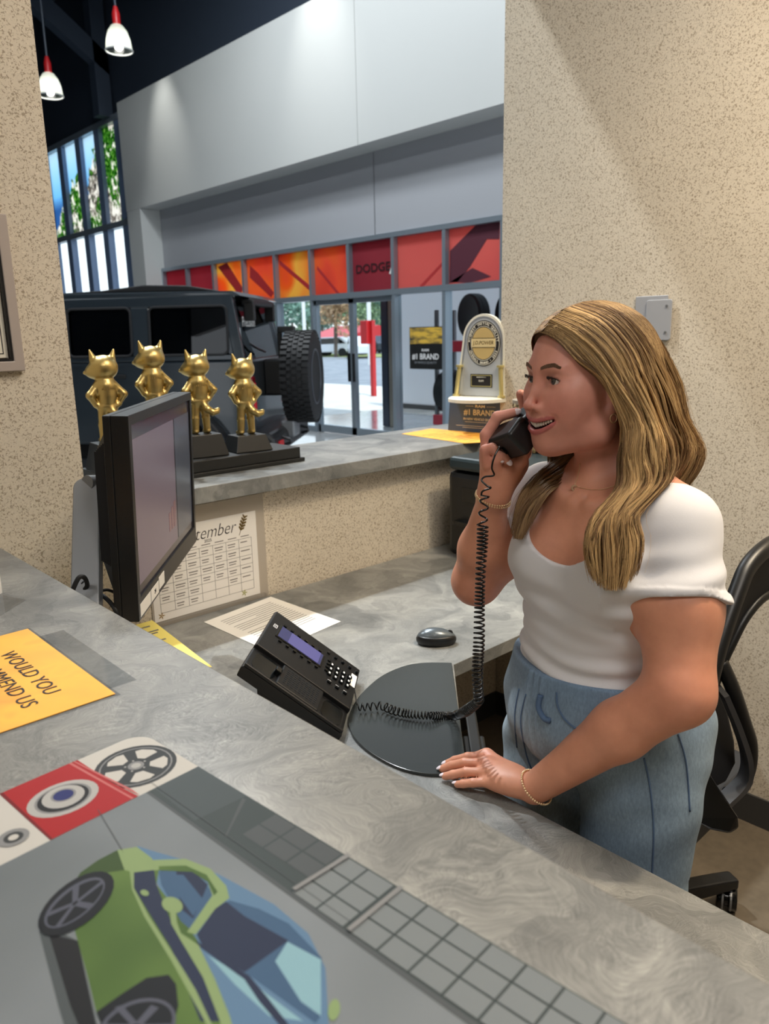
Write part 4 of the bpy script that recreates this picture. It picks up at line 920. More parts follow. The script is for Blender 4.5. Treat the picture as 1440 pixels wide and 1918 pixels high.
sh = thing('sign_holder', 'white sign standing upright at the left edge of the counter', 'sign'); q0 = on(2, 1112, 2, T); q1 = on(-60, 1130, 2, T)
MB().add([tuple(q0), tuple(q1), tuple(q1 + [0, 0, .33]), tuple(q0 + [0, 0, .33])] + [tuple(np.array(q) + [.003, .003, 0]) for q in (q0, q1, q1 + [0, 0, .33], q0 + [0, 0, .33])], [(0, 1, 2, 3), (7, 6, 5, 4), (0, 4, 5, 1), (1, 5, 6, 2), (2, 6, 7, 3), (3, 7, 4, 0)]).build('panel', M['white_plastic'], sh)
# orange sheet under the award
o2 = thing('comment_sheet', 'orange sheet of fine print lying flat in front of the award', 'paper')
c4 = [on(752, 813, 2, T), on(808, 803, 2, T), on(905, 812, 2, T), on(903, 829, 2, T), on(870, 831, 2, T)]
sheet('sheet', [tuple(c + [0, 0, .0006]) for c in c4], om, parent=o2)
ln = MB()
for k in range(9):
    y = 1.83 + k * .03; ln.box((2.13, y, T + .0013), (2.13 + .11 - (k % 3) * .012, y + .004, T + .0015))
ln.build('print_lines', M['ink'], o2)['kind'] = 'stuff'
# white paper on the desk
wp = thing('paper', 'white printed letter lying on the desk behind the phone', 'paper')
pp = [Vector((1.25, 1.535, D + .0006)), Vector((1.235, 1.845, D + .0006)), Vector((.985, 1.805, D + .0006)), Vector((.995, 1.50, D + .0006))]
sheet('sheet', pp, M['white_paper'], parent=wp); ln = MB().mtx(frame(pp[0], pp[3] - pp[0], pp[1] - pp[0])) ; ln = MB()
ex = (pp[2] - pp[1]).normalized(); ey = (pp[0] - pp[1]).normalized(); og_ = pp[1]
for k in range(17):
    L = .19 if k % 5 != 4 else .10; y = .035 + k * .0125
    if k > 13: L = .07
    a = og_ + ex * .03 + ey * y; b = a + ex * L; c = b + ey * .0028; d_ = a + ey * .0028; up = Vector((0, 0, .0009)); ln.add([tuple(q + up) for q in (a, b, c, d_)], [(0, 1, 2, 3)])
simple('grey_ink', srgb(120, 116, 112), .7); ln.build('print_lines', M['grey_ink'], wp)['kind'] = 'stuff'
# yellow form
yb = on(285, 1162, 1, 1.78); ya = on(397, 1249, 2, D + .003)
yf = thing('form', 'yellow printed form sticking out behind the tall counter', 'paper')
sheet('sheet', [tuple(ya), tuple(yb), tuple(yb + [-.2, 0, 0]), tuple(ya + [-.2, 0, 0])], M['yellow_paper'], parent=yf)
ln = MB(); d1 = Vector(yb - ya)
for s, t0, L in ((.90, .02, .035), (.80, .012, .05), (.76, .02, .05), (.62, .02, .05), (.58, .03, .05), (.52, .03, .04)):
    a = Vector(ya) + d1 * s + Vector((-t0, 0, .001)); b = a + Vector((-L, 0, 0)); ln.add([tuple(a), tuple(b), tuple(b + d1 * .02), tuple(a + d1 * .02)], [(0, 1, 2, 3)])
ln.build('print_lines', M['grey_ink'], yf)['kind'] = 'stuff'
# wall calendar
cl = thing('calendar', 'white September wall calendar in a clear holder below the ledge', 'calendar', (1.04, YH, .95)); CL = Matrix.Translation((-1.04, -YH, -.95)) @ frame((1.0425, YH - .004, .945), (1, 0, 0), (0, 0, 1)) # x right, y up, z to the viewer
MB().mtx(CL).box((-.175, -.145, -.003), (.20, .175, -.0012)).build('holder', mat('holder_clear', srgb(176, 166, 152), .25), cl)
MB().mtx(CL).box((-.17, -.15, -.0012), (.185, -.1285, .012)).build('holder_lip', M['holder_clear'] if 'holder_clear' in M else M['clear_sleeve'], cl)
MB().mtx(CL).box((-.17, -.127, -.001), (.17, .128, .0)).build('page', mat('page_white', srgb(232, 228, 222), .6), cl)
gl = MB().mtx(CL)
gx0, gx1, gy0, gy1 = -.150, .150, -.105, .052
for i in range(8): x = gx0 + (gx1 - gx0) * i / 7; gl.box((x - .0004, gy0, 0), (x + .0004, gy1, .0003))
for j in range(7): y = gy0 + (gy1 - gy0) * j / 6; gl.box((gx0, y - .0004, 0), (gx1, y + .0004, .0003))
gl.build('grid_lines', M['ink'], cl)['kind'] = 'stuff'
nm = MB().mtx(CL)
for j in range(6):
    for i in range(7):
        if j == 0 and i > 1 - 1 + 1 and i < 0: continue
        if (j == 0 and i < 5) or j < 5 and not (j == 4 and i < 5 and i > 2) or (j == 5 and i in (1, 2)):
            cx_ = gx0 + (i + .5) * (gx1 - gx0) / 7; cy_ = gy1 - (j + .5) * (gy1 - gy0) / 6; r_ = rnd.uniform(.011, .016)
            if j == 0 and i < 2: continue
            nm.box((cx_ - .016, cy_ + .0015, 0), (cx_ - .016 + r_ * 2, cy_ + .0045, .0003))
            if i < 6: nm.box((cx_ - .015, cy_ - .0055, 0), (cx_ - .017 + r_ * 1.9, cy_ - .003, .0003))
for i in range(7): x = gx0 + (i + .5) * (gx1 - gx0) / 7; nm.box((x - .014, gy1 + .006, 0), (x + .014, gy1 + .0085, .0003))
nm.build('entries', M['grey_ink'], cl)['kind'] = 'stuff'
text('September', .052, 'lettering', M['ink'], cl, CL @ Matrix.Translation((.0, .092, .0002)), shear=.35, offset=-.0007, sx=.85); text('2025', .012, 'lettering', M['ink'], cl, CL @ Matrix.Translation((.008, .069, .0002)))
lf = MB().mtx(CL @ Matrix.Translation((.122, .092, .0002)) @ Matrix.Rotation(-.4, 4, 'Z'))
lf.box((-.0008, -.03, 0), (.0008, .022, .0003))
for k in range(5):
    for s in (-1, 1): lf.prism([(0, -.016 + k * .009), (s * .012 * (1 - abs(k - 1.5) * .13), -.008 + k * .009), (s * .009, -.003 + k * .009), (0, -.008 + k * .009)][::s], 0, .0003)
lf.build('leaf_print', mat('leaf_brown', srgb(104, 84, 40), .6), cl)['kind'] = 'stuff'
for x, y, c_ in ((.115, -.112, 'leafg'), (-.15, -.112, 'leafb')):
    q = MB().mtx(CL @ Matrix.Translation((x, y, .0002)))
    for k in range(5): a = k * 1.256; q.prism([(0, 0), (.005 * math.cos(a - .4), .005 * math.sin(a - .4)), (.011 * math.cos(a), .011 * math.sin(a)), (.005 * math.cos(a + .4), .005 * math.sin(a + .4))], 0, .0003)
    q.build('leaf_print', mat(c_, srgb(150, 150, 60) if c_ == 'leafg' else srgb(150, 120, 60), .6), cl)['kind'] = 'stuff'
# framed picture on the left wall
fr = thing('picture_frame', 'taupe frame with white mat on the speckled wall at the left edge', 'picture', (.5, YH, 1.67)); FL = Matrix.Translation((-.5, -YH, -1.67)) @ frame((.614, YH - .001, 1.505), (1, 0, 0), (0, 0, 1))
simple('frame_taupe', srgb(172, 160, 152), .45)
MB().mtx(FL).ring([(-.30, 0), (0, 0), (0, .335), (-.30, .335)], [(-.278, .022), (-.022, .022), (-.022, .313), (-.278, .313)], 0, .018).build('frame', M['frame_taupe'], fr, bevel=.002)
MB().mtx(FL).ring([(-.278, .022), (-.022, .022), (-.022, .313), (-.278, .313)], [(-.272, .028), (-.028, .028), (-.028, .307), (-.272, .307)], 0, .014).build('inner_rim', M['black_plastic'], fr)
MB().mtx(FL).box((-.27, .03, .001), (-.03, .305, .003)).build('mount', M['cream'], fr); MB().mtx(FL).ring([(-.262, .038), (-.038, .038), (-.038, .297), (-.262, .297)], [(-.260, .040), (-.040, .040), (-.040, .295), (-.260, .295)], .003, .0035).build('printed_border', M['ink'], fr)
# plates on the right wall
wpn = thing('wall_plate', 'two overlapping grey plates screwed to the wall above the woman', 'wall plate')
MB().prism([(1.20, 1.535), (1.315, 1.53), (1.315, 1.668), (1.205, 1.668)][::1], XW - .006, XW - .001, axis=0).build('plate', M['grey_panel'], wpn, bevel=.002)
MB().prism(rrect(1.188, 1.53, 1.275, 1.655, .008), XW - .011, XW - .006, axis=0).build('plate', M['grey_panel'], wpn, bevel=.002)
for z in (1.635, 1.555): MB().at((XW - .011, 1.205, z)).lathe([(.004, 0), (.004, -.002)], 12, axis=0).build('screw', M['grey_metal'], wpn)
# printer and basket behind her hand
pr = thing('printer', 'black desktop printer on the desk behind the raised hand', 'printer', (2.1, 1.6, D))
MB().box((-.16, -.20, .0005), (.20, .17, .30)).build('body', M['black_plastic'], pr, bevel=.02); MB().box((-.165, -.19, .305), (.19, .16, .35)).build('lid', mat('printer_top', srgb(40, 52, 56), .4), pr, bevel=.012)
MB().box((-.19, -.15, .12), (-.155, .12, .135)).build('paper_tray', M['black_gloss'], pr, bevel=.003); MB().box((-.163, -.05, .2), (-.158, .1, .25)).build('panel', M['black_gloss'], pr)
bs = thing('basket', 'small woven brown basket with pale rim beside the award', 'basket', (2.22, 1.60, D + .3505)); 
for k in range(26):
    a = 2 * math.pi * k / 26; c, s = math.cos(a), math.sin(a)
    pts = [((.062 + .02 * z / .17 + .003 * math.sin(z * 260 + (k % 2) * math.pi)) * c, (.062 + .02 * z / .17 + .003 * math.sin(z * 260 + (k % 2) * math.pi)) * s, z) for z in [.004 + i * .166 / 18 for i in range(19)]]
    MB().tube(pts, .0062, 5).build('cane', mat('cane_%d' % (k % 3), [srgb(150, 130, 92), srgb(98, 78, 50), srgb(190, 172, 130)][k % 3], .7), bs)
MB().lathe([(.05, .001), (.075, .16), (.072, .165)], 24).build('liner', M['bark'], bs); MB().lathe([(.086, .165), (.088, .18), (.07, .182)], 26).build('rim', mat('taupe_rim', srgb(150, 140, 125), .6), bs)

# ================================================================ counter mat with car print
mt = thing('counter_mat', 'printed counter mat with a green car, wheel and red badge tile in the foreground', 'mat')
mo_ = Vector((.297, .690, T)); ms_ = Vector((.088, -.996, 0)); mt_ = Vector((-.996, -.088, 0)); MM = frame(mo_, ms_, mt_)   # x down the right edge, y to the left ; z = down so flip
MMf = Matrix((ms_, mt_, Vector((0, 0, -1)))).transposed().to_4x4(); MMf.translation = mo_
def flat(poly, k, th=.00025): return [tuple(p) for p in poly]
BASE = T + .0016
class PR:
    """flat print: polygons laid on the mat in printing order"""
    def __init__(s): s.z = 0; s.mb = MB(); s.mats = []
    def poly(s, pts, m_):
        if m_ not in s.mats: s.mats.append(m_)
        s.z += .00002; s.mb.mat(s.mats.index(m_)); s.mb.add([(x, y, BASE + s.z) for x, y in pts], [tuple(range(len(pts)))]); return s
    def loc(s, pts, m_): return s.poly([tuple((mo_ + ms_ * a + mt_ * b).xy) for a, b in pts], m_)
    def pix(s, pts, m_): return s.poly([tuple(on(x / 2.182, 1340 + y / 2.182, 2, T)[:2]) for x, y in pts], m_)
    def done(s, name): return s.mb.build(name, s.mats, mt)
MBase = MB(); r_ = .022
ol = [(0, .62), (0, r_)] + [(r_ - r_ * math.cos(a), r_ - r_ * math.sin(a)) for a in [math.pi / 2 * k / 6 for k in range(1, 7)]] + [(1.0, 0), (1.0, .62)]
pts = [tuple((mo_ + ms_ * a + mt_ * b).xy) for a, b in ol]; MBase.prism(pts, T + .0003, BASE); 
def pm(n, c, rough=.5): return mat('print_' + n, srgb(*[x * .84 for x in c]), rough, Specular_IOR_Level=.25)
pg_ = mat('print_panel', srgb(120, 127, 131), .5); g = N(pg_); g.base(g.ramp(g.noise(g.coord('Object'), 4, 3), [(.3, srgb(92, 100, 104)), (.7, srgb(120, 127, 133))]))
MBase.build('mat_base', pg_, mt)
wh = pm('white', (222, 220, 214)); rd = pm('red', (184, 32, 36)); rdl = pm('redlight', (216, 120, 118)); dkk = pm('dark', (62, 66, 68)); md = pm('mid', (150, 152, 154)); slv = pm('silver', (196, 196, 194)); blu = pm('blue', (44, 52, 118)); bk_ = pm('black', (34, 36, 40))
gtile = pm('tile', (138, 146, 150)); gd = pm('tiledark', (74, 84, 86)); seam = pm('seam', (92, 98, 102))
p_ = PR()
# top strip: white tile with wheel, red tile with badge, white tile with dials
p_.loc([(.0, .022), (0, .40), (.098, .40), (.098, 0), (.022, 0)] + [(.022 - .022 * math.sin(a), .022 - .022 * math.cos(a)) for a in [math.pi / 2 * k / 6 for k in range(1, 6)]], wh)
wc = (.052, .037); W = lambda r, n=28, a0=0, a1=2 * math.pi, c=wc, ex=1.0: [(c[0] + r * math.cos(a0 + (a1 - a0) * i / n), c[1] + r * ex * math.sin(a0 + (a1 - a0) * i / n)) for i in range(n)]
p_.loc(W(.037), dkk); p_.loc(W(.033), md); p_.loc(W(.0315), dkk)
for k in range(5):
    a = k * 2 * math.pi / 5 + .3; p_.loc([(wc[0] + r * math.cos(a + d), wc[1] + r * math.sin(a + d)) for r, d in ((.013, -.28), (.027, -.42), (.029, -.2), (.029, .2), (.027, .42), (.013, .28))], wh)
p_.loc(W(.0075, 16), md); p_.loc(W(.0045, 12), slv)
for k in range(5):
    a = k * 2 * math.pi / 5 + .9; p_.loc([(wc[0] + .0095 * math.cos(a) + .0013 * math.cos(b), wc[1] + .0095 * math.sin(a) + .0013 * math.sin(b)) for b in (0, 1.5, 3, 4.5)], slv)
p_.loc([(0, .068), (0, .140), (.098, .140), (.098, .062), (.06, .066)], rd); p_.loc([(0, .074), (0, .0765), (.098, .068), (.098, .066)], rdl); p_.loc([(.0, .0705), (0, .072), (.085, .0625), (.098, .0605), (.085, .060)], rdl)
p_.loc([(0, .137), (0, .140), (.098, .140), (.098, .138)], pm('reddark', (130, 24, 30)))
bc = (.050, .106); B_ = lambda r, ex=1: W(r, 26, c=bc, ex=ex)
p_.loc(B_(.026, 1.15), slv); p_.loc(B_(.0215, 1.1), md); p_.loc(B_(.0195, 1.1), bk_); p_.loc(W(.0175, 26, c=(.048, .105)), slv); p_.loc(W(.0105, 20, c=(.046, .104)), md); p_.loc(W(.0085, 20, c=(.046, .104)), blu)
for c_ in ((.035, .168), (.072, .158), (.060, .19)): p_.loc(W(.012, 16, c=c_), md); p_.loc(W(.0075, 14, c=c_), dkk); p_.loc(W(.004, 10, c=c_), wh)
p_.done('printed_strip')
# tile band along the right edge
p_ = PR(); p_.loc([(.098, 0), (.098, .052), (1.0, .060), (1.0, 0)], gd); p_.loc([(.098, .052), (.098, .0545), (1.0, .068), (1.0, .060)], seam)
p_.loc([(.098, 0), (.098, .046), (.165, .050), (.17, 0)], pm('slate', (84, 94, 98))); p_.loc([(.17, .005), (.20, .045), (.203, .047), (.174, .004)], seam)
for i in range(30):
    for j in range(3):
        a0 = .21 + i * .0265 + (.003 if i > 12 else 0) + (.004 if i > 4 else 0); b0 = .0015 + j * .0178
        if i < 3 and j == 2: continue
        p_.loc([(a0, b0), (a0 + .0245, b0), (a0 + .0245, b0 + .0162), (a0, b0 + .0162)], gtile if i > 2 else seam)
p_.loc([(.292, 0), (.296, 0), (.292, .052), (.288, .052)], md); p_.loc([(.345, 0), (.349, 0), (.349, .054), (.345, .054)], md)
p_.done('printed_tiles')
# the green car
p_ = PR(); gr1 = mat('print_green', srgb(92, 122, 62), .5); g = N(gr1); g.b.inputs['Specular IOR Level'].default_value = .25; g.base(g.ramp(g.noise(g.coord('Object'), 9, 2), [(.35, srgb(62, 88, 42)), (.65, srgb(88, 114, 58))]))
gr2 = pm('greenlight', (150, 176, 122)); gr3 = pm('greendeep', (66, 90, 48)); nav = pm('navy', (44, 54, 82)); bl1 = pm('glassblue', (72, 104, 140)); bl2 = pm('glasspale', (150, 196, 212)); bl3 = pm('glassmid', (104, 140, 176)); drk = pm('carblack', (30, 34, 40)); rimc = pm('rim', (92, 96, 112))
shd = pm('carfloor', (86, 94, 98))
def el(cx, cy, a, b, t, n=26): t = math.radians(t); return [(cx + a * math.cos(q) * math.cos(t) - b * math.sin(q) * math.sin(t), cy + a * math.cos(q) * math.sin(t) + b * math.sin(q) * math.cos(t)) for q in [2 * math.pi * i / n for i in range(n)]]
p_.pix([(420, 400), (470, 400), (505, 560), (495, 560)], seam) if False else None
p_.pix([(160, 890), (260, 900), (320, 930), (400, 1280), (560, 1500), (330, 1500), (240, 1200)], shd); p_.pix([(200, 900), (320, 930), (390, 1261), (560, 1500), (420, 1500), (290, 1200)], bk_)
p_.pix([(560, 540), (620, 560), (760, 600), (900, 660), (1120, 780), (1260, 900), (1330, 1040), (1345, 1300), (1300, 1500), (800, 1500), (700, 800)], bl3)
p_.pix([(285, 720), (330, 650), (400, 600), (480, 558), (560, 545), (620, 590), (650, 640), (640, 700), (690, 760), (760, 860), (830, 960), (900, 1100), (940, 1261), (960, 1500), (520, 1500), (395, 1225), (360, 1080), (310, 900), (290, 800)], gr1)
p_.pix([(480, 558), (560, 545), (620, 590), (650, 640), (548, 650), (510, 640)], gr2)
p_.pix([(285, 720), (330, 650), (400, 600), (480, 558), (510, 640), (440, 650), (380, 660), (330, 690)], gr3)
p_.pix([(548, 650), (630, 640), (640, 700), (700, 850), (760, 940), (840, 1080), (900, 1261), (820, 1261), (700, 960), (600, 800), (548, 712)], nav)
p_.pix([(530, 640), (548, 650), (548, 715), (610, 830), (720, 1000), (800, 1130), (880, 1300), (860, 1300), (700, 1010), (590, 830), (540, 720)], gr2)
p_.pix([(650, 650), (660, 640), (790, 645), (860, 720), (880, 750), (775, 880), (740, 850), (660, 700)], bl1); p_.pix([(720, 640), (790, 645), (850, 700), (790, 840), (740, 800)], nav); p_.pix([(690, 660), (750, 660), (830, 760), (790, 830), (720, 730)], bl1)
p_.pix([(610, 600), (760, 595), (860, 635), (925, 705), (938, 755), (880, 800), (800, 905), (765, 895), (868, 745), (850, 690), (785, 648), (650, 642)], gr2); p_.pix([(650, 625), (760, 622), (845, 660), (890, 730), (875, 745), (850, 690), (785, 648), (650, 642)], gr1)
p_.pix([(690, 760), (740, 900), (830, 960), (960, 1261), (1010, 1500), (960, 1500), (900, 1261), (830, 1080), (740, 930), (700, 860)], gr2)
p_.pix([(940, 765), (880, 800), (805, 905), (830, 955), (1060, 1110), (1290, 1270), (1310, 1240), (1315, 1000), (1180, 860), (1060, 800)], bl1); p_.pix([(925, 770), (880, 800), (805, 905), (830, 955), (1000, 1060), (1180, 930), (1090, 880), (1000, 830)], nav)
p_.pix([(1125, 1015), (1175, 935), (1312, 1008), (1312, 1240), (1230, 1180)], bl2)
p_.pix([(815, 955), (1000, 1060), (1290, 1270), (1400, 1500), (1010, 1500), (940, 1240), (880, 1090)], bl3); p_.pix([(850, 990), (1000, 1080), (1240, 1261), (1100, 1240), (960, 1110)], bl2); p_.pix([(800, 930), (1020, 1075), (1090, 1160), (1200, 1300), (1170, 1310), (1060, 1180), (1000, 1090), (820, 960)], nav)
p_.pix(el(705, 785, 44, 32, 20), gr2); p_.pix([(700, 815), (720, 815), (725, 870), (708, 870)], gr2); p_.pix(el(592, 735, 18, 12, 20), gr2); p_.pix(el(1365, 1215, 24, 45, 10), gr2)
p_.pix(el(312, 780, 185, 88, -38), drk); p_.pix(el(306, 776, 150, 62, -38), rimc); p_.pix(el(308, 778, 140, 52, -38), drk)
for a in range(0, 360, 72):
    c, s = math.cos(math.radians(a)), math.sin(math.radians(a)); t = math.radians(-38); q = []
    for r, w_ in ((.1, .1), (1, .12), (1, -.12), (.1, -.1)): x = 140 * (r * c - w_ * s); y = 52 * (r * s + w_ * c); q.append((308 + x * math.cos(t) - y * math.sin(t), 778 + x * math.sin(t) + y * math.cos(t)))
    p_.pix(q, rimc)
p_.pix([(395, 1225), (500, 1150), (600, 1085), (690, 1072), (720, 1110), (730, 1200), (700, 1300), (720, 1500), (520, 1500)], drk); p_.pix(el(560, 1290, 170, 110, -25), rimc); p_.pix(el(560, 1290, 155, 95, -25), drk)
for a in range(0, 360, 60):
    c, s = math.cos(math.radians(a)), math.sin(math.radians(a)); p_.pix([(560 + 150 * (r * c - w_ * s), 1285 + 95 * (r * s + w_ * c)) for r, w_ in ((.1, .1), (1, .12), (1, -.12), (.1, -.1))], rimc)
for a, b in (((400, 395), (500, 560)), ((620, 285), (1440, 860))): p_.pix([a, (a[0] + 3, a[1]), (b[0] + 3, b[1]), b], seam)
p_.done('printed_car')

# ================================================================ task chair
ch = thing('office_chair', 'black office chair with mesh back behind the woman', 'chair', (1.62, .86, 0))
CLc = Vector((-1.62, -.86, 0))
def cp(u, v, d): return tuple(Vector(P(u, v, d)) + CLc)
def slab(pts, wdt, th, m_, name, n=8):
    """curved strip following points; wdt along a horizontal side vector"""
    sp = spline(pts, n); mb = MB(); vs = []; fs = []; 
    for i, p in enumerate(sp):
        t = (sp[min(i + 1, len(sp) - 1)] - sp[max(i - 1, 0)]).normalized(); sd = Vector(wdt(i / (len(sp) - 1))) if callable(wdt) else Vector(wdt); nn = t.cross(sd).normalized() * th
        vs += [tuple(p - nn), tuple(p + sd - nn), tuple(p + sd + nn), tuple(p + nn)]
    for i in range(len(sp) - 1):
        for k in range(4): fs.append((4 * i + k, 4 * i + (k + 1) % 4, 4 * i + 4 + (k + 1) % 4, 4 * i + 4 + k))
    fs += [(3, 2, 1, 0), tuple(len(vs) - 4 + k for k in range(4))]
    return MB().add(vs, fs).build(name, m_, ch, smooth=True, bevel=.003)
mesh_m = mat('chair_mesh', srgb(24, 24, 26), .7)
MB().tube(spline([cp(1475, 1005, 1.55), cp(1438, 1024, 1.50), cp(1402, 1060, 1.47), cp(1380, 1110, 1.45), cp(1352, 1190, 1.43), cp(1330, 1270, 1.42), cp(1308, 1370, 1.42), cp(1296, 1470, 1.44)]), .017, 10).build('back_frame', M['black_plastic'], ch, smooth=True)
MB().tube(spline([cp(1500, 1105, 1.62), cp(1440, 1112, 1.56), cp(1400, 1150, 1.53), cp(1370, 1205, 1.52), cp(1345, 1262, 1.52), cp(1318, 1350, 1.52)]), .010, 10).build('back_frame', M['black_plastic'], ch, smooth=True)
pa = spline([cp(1475, 1010, 1.55), cp(1438, 1030, 1.50), cp(1402, 1066, 1.47), cp(1378, 1115, 1.45), cp(1352, 1195, 1.43), cp(1325, 1275, 1.42)], 6); pb = spline([cp(1500, 1100, 1.62), cp(1445, 1108, 1.56), cp(1400, 1148, 1.53), cp(1372, 1200, 1.52), cp(1352, 1245, 1.52), cp(1330, 1290, 1.52)], 6)
vs = [tuple(p) for p in pa] + [tuple(p) for p in pb] + [tuple(p + Vector((.006, .006, 0))) for p in pa] + [tuple(p + Vector((.006, .006, 0))) for p in pb]; n = len(pa)
MB().add(vs, [(i, i + 1, n + i + 1, n + i) for i in range(n - 1)] + [(2 * n + i, 3 * n + i, 3 * n + i + 1, 2 * n + i + 1) for i in range(n - 1)]).build('back_mesh', mesh_m, ch, smooth=2)
MB().tube(spline([cp(1350, 1240, 1.50), cp(1372, 1290, 1.50), cp(1392, 1350, 1.51), cp(1405, 1395, 1.52), cp(1402, 1440, 1.53), cp(1385, 1475, 1.53), cp(1360, 1488, 1.52)]), [.012] * 1 + [.014] * 59 + [.012], 10).build('armrest', M['black_plastic'], ch, smooth=True)
lg_ = [cp(u, v, 1.545) for u, v in ((1345, 1290), (1362, 1330), (1376, 1390), (1378, 1430), (1360, 1465), (1330, 1480), (1310, 1470), (1300, 1400), (1312, 1330))]
MB().add(lg_ + [tuple(Vector(p) + Vector((.02, .02, 0))) for p in lg_], [tuple(range(9)), tuple(range(9, 18))[::-1]] + [(i, (i + 1) % 9, 9 + (i + 1) % 9, 9 + i) for i in range(9)]).build('lumbar_panel', mat('lumbar', srgb(44, 44, 46), .5), ch, bevel=.004)
slab([cp(1345, 1285, 1.50), cp(1372, 1350, 1.51), cp(1390, 1410, 1.52), cp(1385, 1450, 1.53), cp(1352, 1485, 1.52)], (-.025, -.028, -.004), .005, mat('arm_grey2', srgb(58, 58, 60), .45), 'arm_shell')
# seat pan and its underside
sp_ = [cp(u, v, d) for u, v, d in ((1298, 1390, 1.44), (1330, 1450, 1.45), (1362, 1500, 1.46), (1384, 1532, 1.47), (1386, 1552, 1.48), (1368, 1564, 1.49), (1330, 1556, 1.50), (1298, 1535, 1.52), (1260, 1520, 1.6), (1240, 1440, 1.6))]
MB().add(sp_ + [tuple(Vector(p) + Vector((.035, .035, -.01))) for p in sp_], [tuple(range(10)), tuple(range(10, 20))[::-1]] + [(i, (i + 1) % 10, 10 + (i + 1) % 10, 10 + i) for i in range(10)]).build('seat_side', M['black_plastic'], ch, bevel=.010)
MB().prism(rrect(-.22, -.24, .22, .26, .08), .46, .53).build('seat', M['black_matte'], ch, bevel=.02)
MB().lathe([(.028, .10), (.028, .30), (.02, .30), (.02, .46)], 16).build('gas_column', M['black_plastic'], ch, smooth=True)
cw = Vector(on(1360, 1680, 2, .035)); cang = math.atan2(cw.y - .86, cw.x - 1.62); rad_ = math.hypot(cw.y - .86, cw.x - 1.62)
for k in range(5):
    a = cang + k * 2 * math.pi / 5; mm = Matrix.Rotation(a, 4, 'Z')
    MB().mtx(mm).prism([(.0, .055), (0, .12), (rad_ * .9, .105), (rad_ + .02, .10), (rad_ + .02, .07), (rad_ * .85, .068)], -.022, .022, axis=1).build('base_leg', M['black_plastic'], ch, bevel=.006)
    cs = MB().mtx(mm @ Matrix.Translation((rad_, 0, .034)) @ Matrix.Rotation(.9, 4, 'Z')).lathe([(.012, -.026), (.030, -.026), (.0335, -.021), (.0335, -.006), (.022, -.004), (.022, .004), (.0335, .006), (.0335, .021), (.030, .026), (.012, .026)], 24, axis=1).build('caster', M['black_gloss'], ch, smooth=True)
    MB().mtx(mm @ Matrix.Translation((rad_, 0, .034)) @ Matrix.Rotation(.9, 4, 'Z')).lathe([(.0342, .008), (.0346, .009), (.0346, .012), (.0342, .013)], 24, axis=1).lathe([(.0342, -.013), (.0346, -.012), (.0346, -.009), (.0342, -.008)], 24, axis=1).build('wheel_ring', M['grey_metal'], cs)['kind'] = 'stuff'
    MB().mtx(mm @ Matrix.Translation((rad_ * 1.0, 0, .06))).lathe([(.009, 0), (.009, .03)], 10).build('caster_stem', M['black_plastic'], ch)
# ================================================================ the woman
Hf = Vector((-.919, .392, .0)).normalized(); Hl = Vector((-.392, -.919, 0)).normalized(); UP = Vector((0, 0, 1))
HO = Vector(P(1150, 745, 1.15)) - .068 * Hl; HS = 1.0
def hp(x, y, z): return tuple(HO + HS * (Hf * float(x) + Hl * float(y) + UP * float(z)))
HR = np.array([Hf, Hl, UP]).T        # columns: head axes
Bf = Vector((-.99, .14, 0)).normalized(); Bl = Vector((-.14, -.99, 0)).normalized(); BR = np.array([Bf, Bl, UP]).T
pe = thing('person', 'long-haired woman in white top and blue jeans, on the phone', 'person', (1.08, .65, 0)); PO = Vector((1.08, .65, 0))
def bp(c, x, y, z): return tuple(Vector(c) + x * Bf + y * Bl + Vector((0, 0, z)))
def pv(u, v, d): return tuple(P(u, v, d))
CH = (1.085, .64, 1.20); WA = (1.09, .65, 1.06); PV = (1.10, .655, .93)
SL = bp((1.085, .64, 1.280), -.01, .124, 0); SR = bp((1.085, .64, 1.285), -.01, -.140, 0)
EL = pv(1272, 1296, 1.105); WL = pv(1000, 1477, 1.262); ER = pv(892, 1088, 1.42); WR = pv(924, 928, 1.29)
# shared torso form; g grows it for the clothes
def torso(f, g=0.0, k=.03, legs=True):
    f.ell(bp(CH, -.005, 0, .01), (.098 + g, .142 + g, .125 + g), k, rot=BR)
    f.ell(bp(CH, -.01, 0, .072), (.068 + g, .138 + g, .048 + g), .04, rot=BR)
    for s, y in ((1, .068), (-1, -.068)): f.ell(bp(CH, .062, y, .0), (.058 + g, .062 + g, .062 + g), .045, rot=BR)
    f.ell(bp(WA, .0, 0, .01), (.102 + g, .132 + g, .115 + g), .06, rot=BR)
    f.ell(bp(PV, -.005, 0, .0), (.132 + g, .170 + g, .13 + g), .06, rot=BR)
    for s in (1, -1): f.ell(bp(PV, -.065, s * .075, -.02), (.085 + g, .085 + g, .10 + g), .04, rot=BR)
    f.cone(bp((1.085, .64, 1.308), -.012, .05, 0), SL, .044 + g, .050 + g, .04); f.cone(bp((1.085, .64, 1.308), -.012, -.05, 0), SR, .044 + g, .050 + g, .04)
LK = [(bp(PV, -.01, s * .095, -.10), bp((1.075, .655, .48), 0, s * .10, 0), bp((1.10, .655, .09), 0, s * .10, 0)) for s in (1, -1)]
MLINE = None
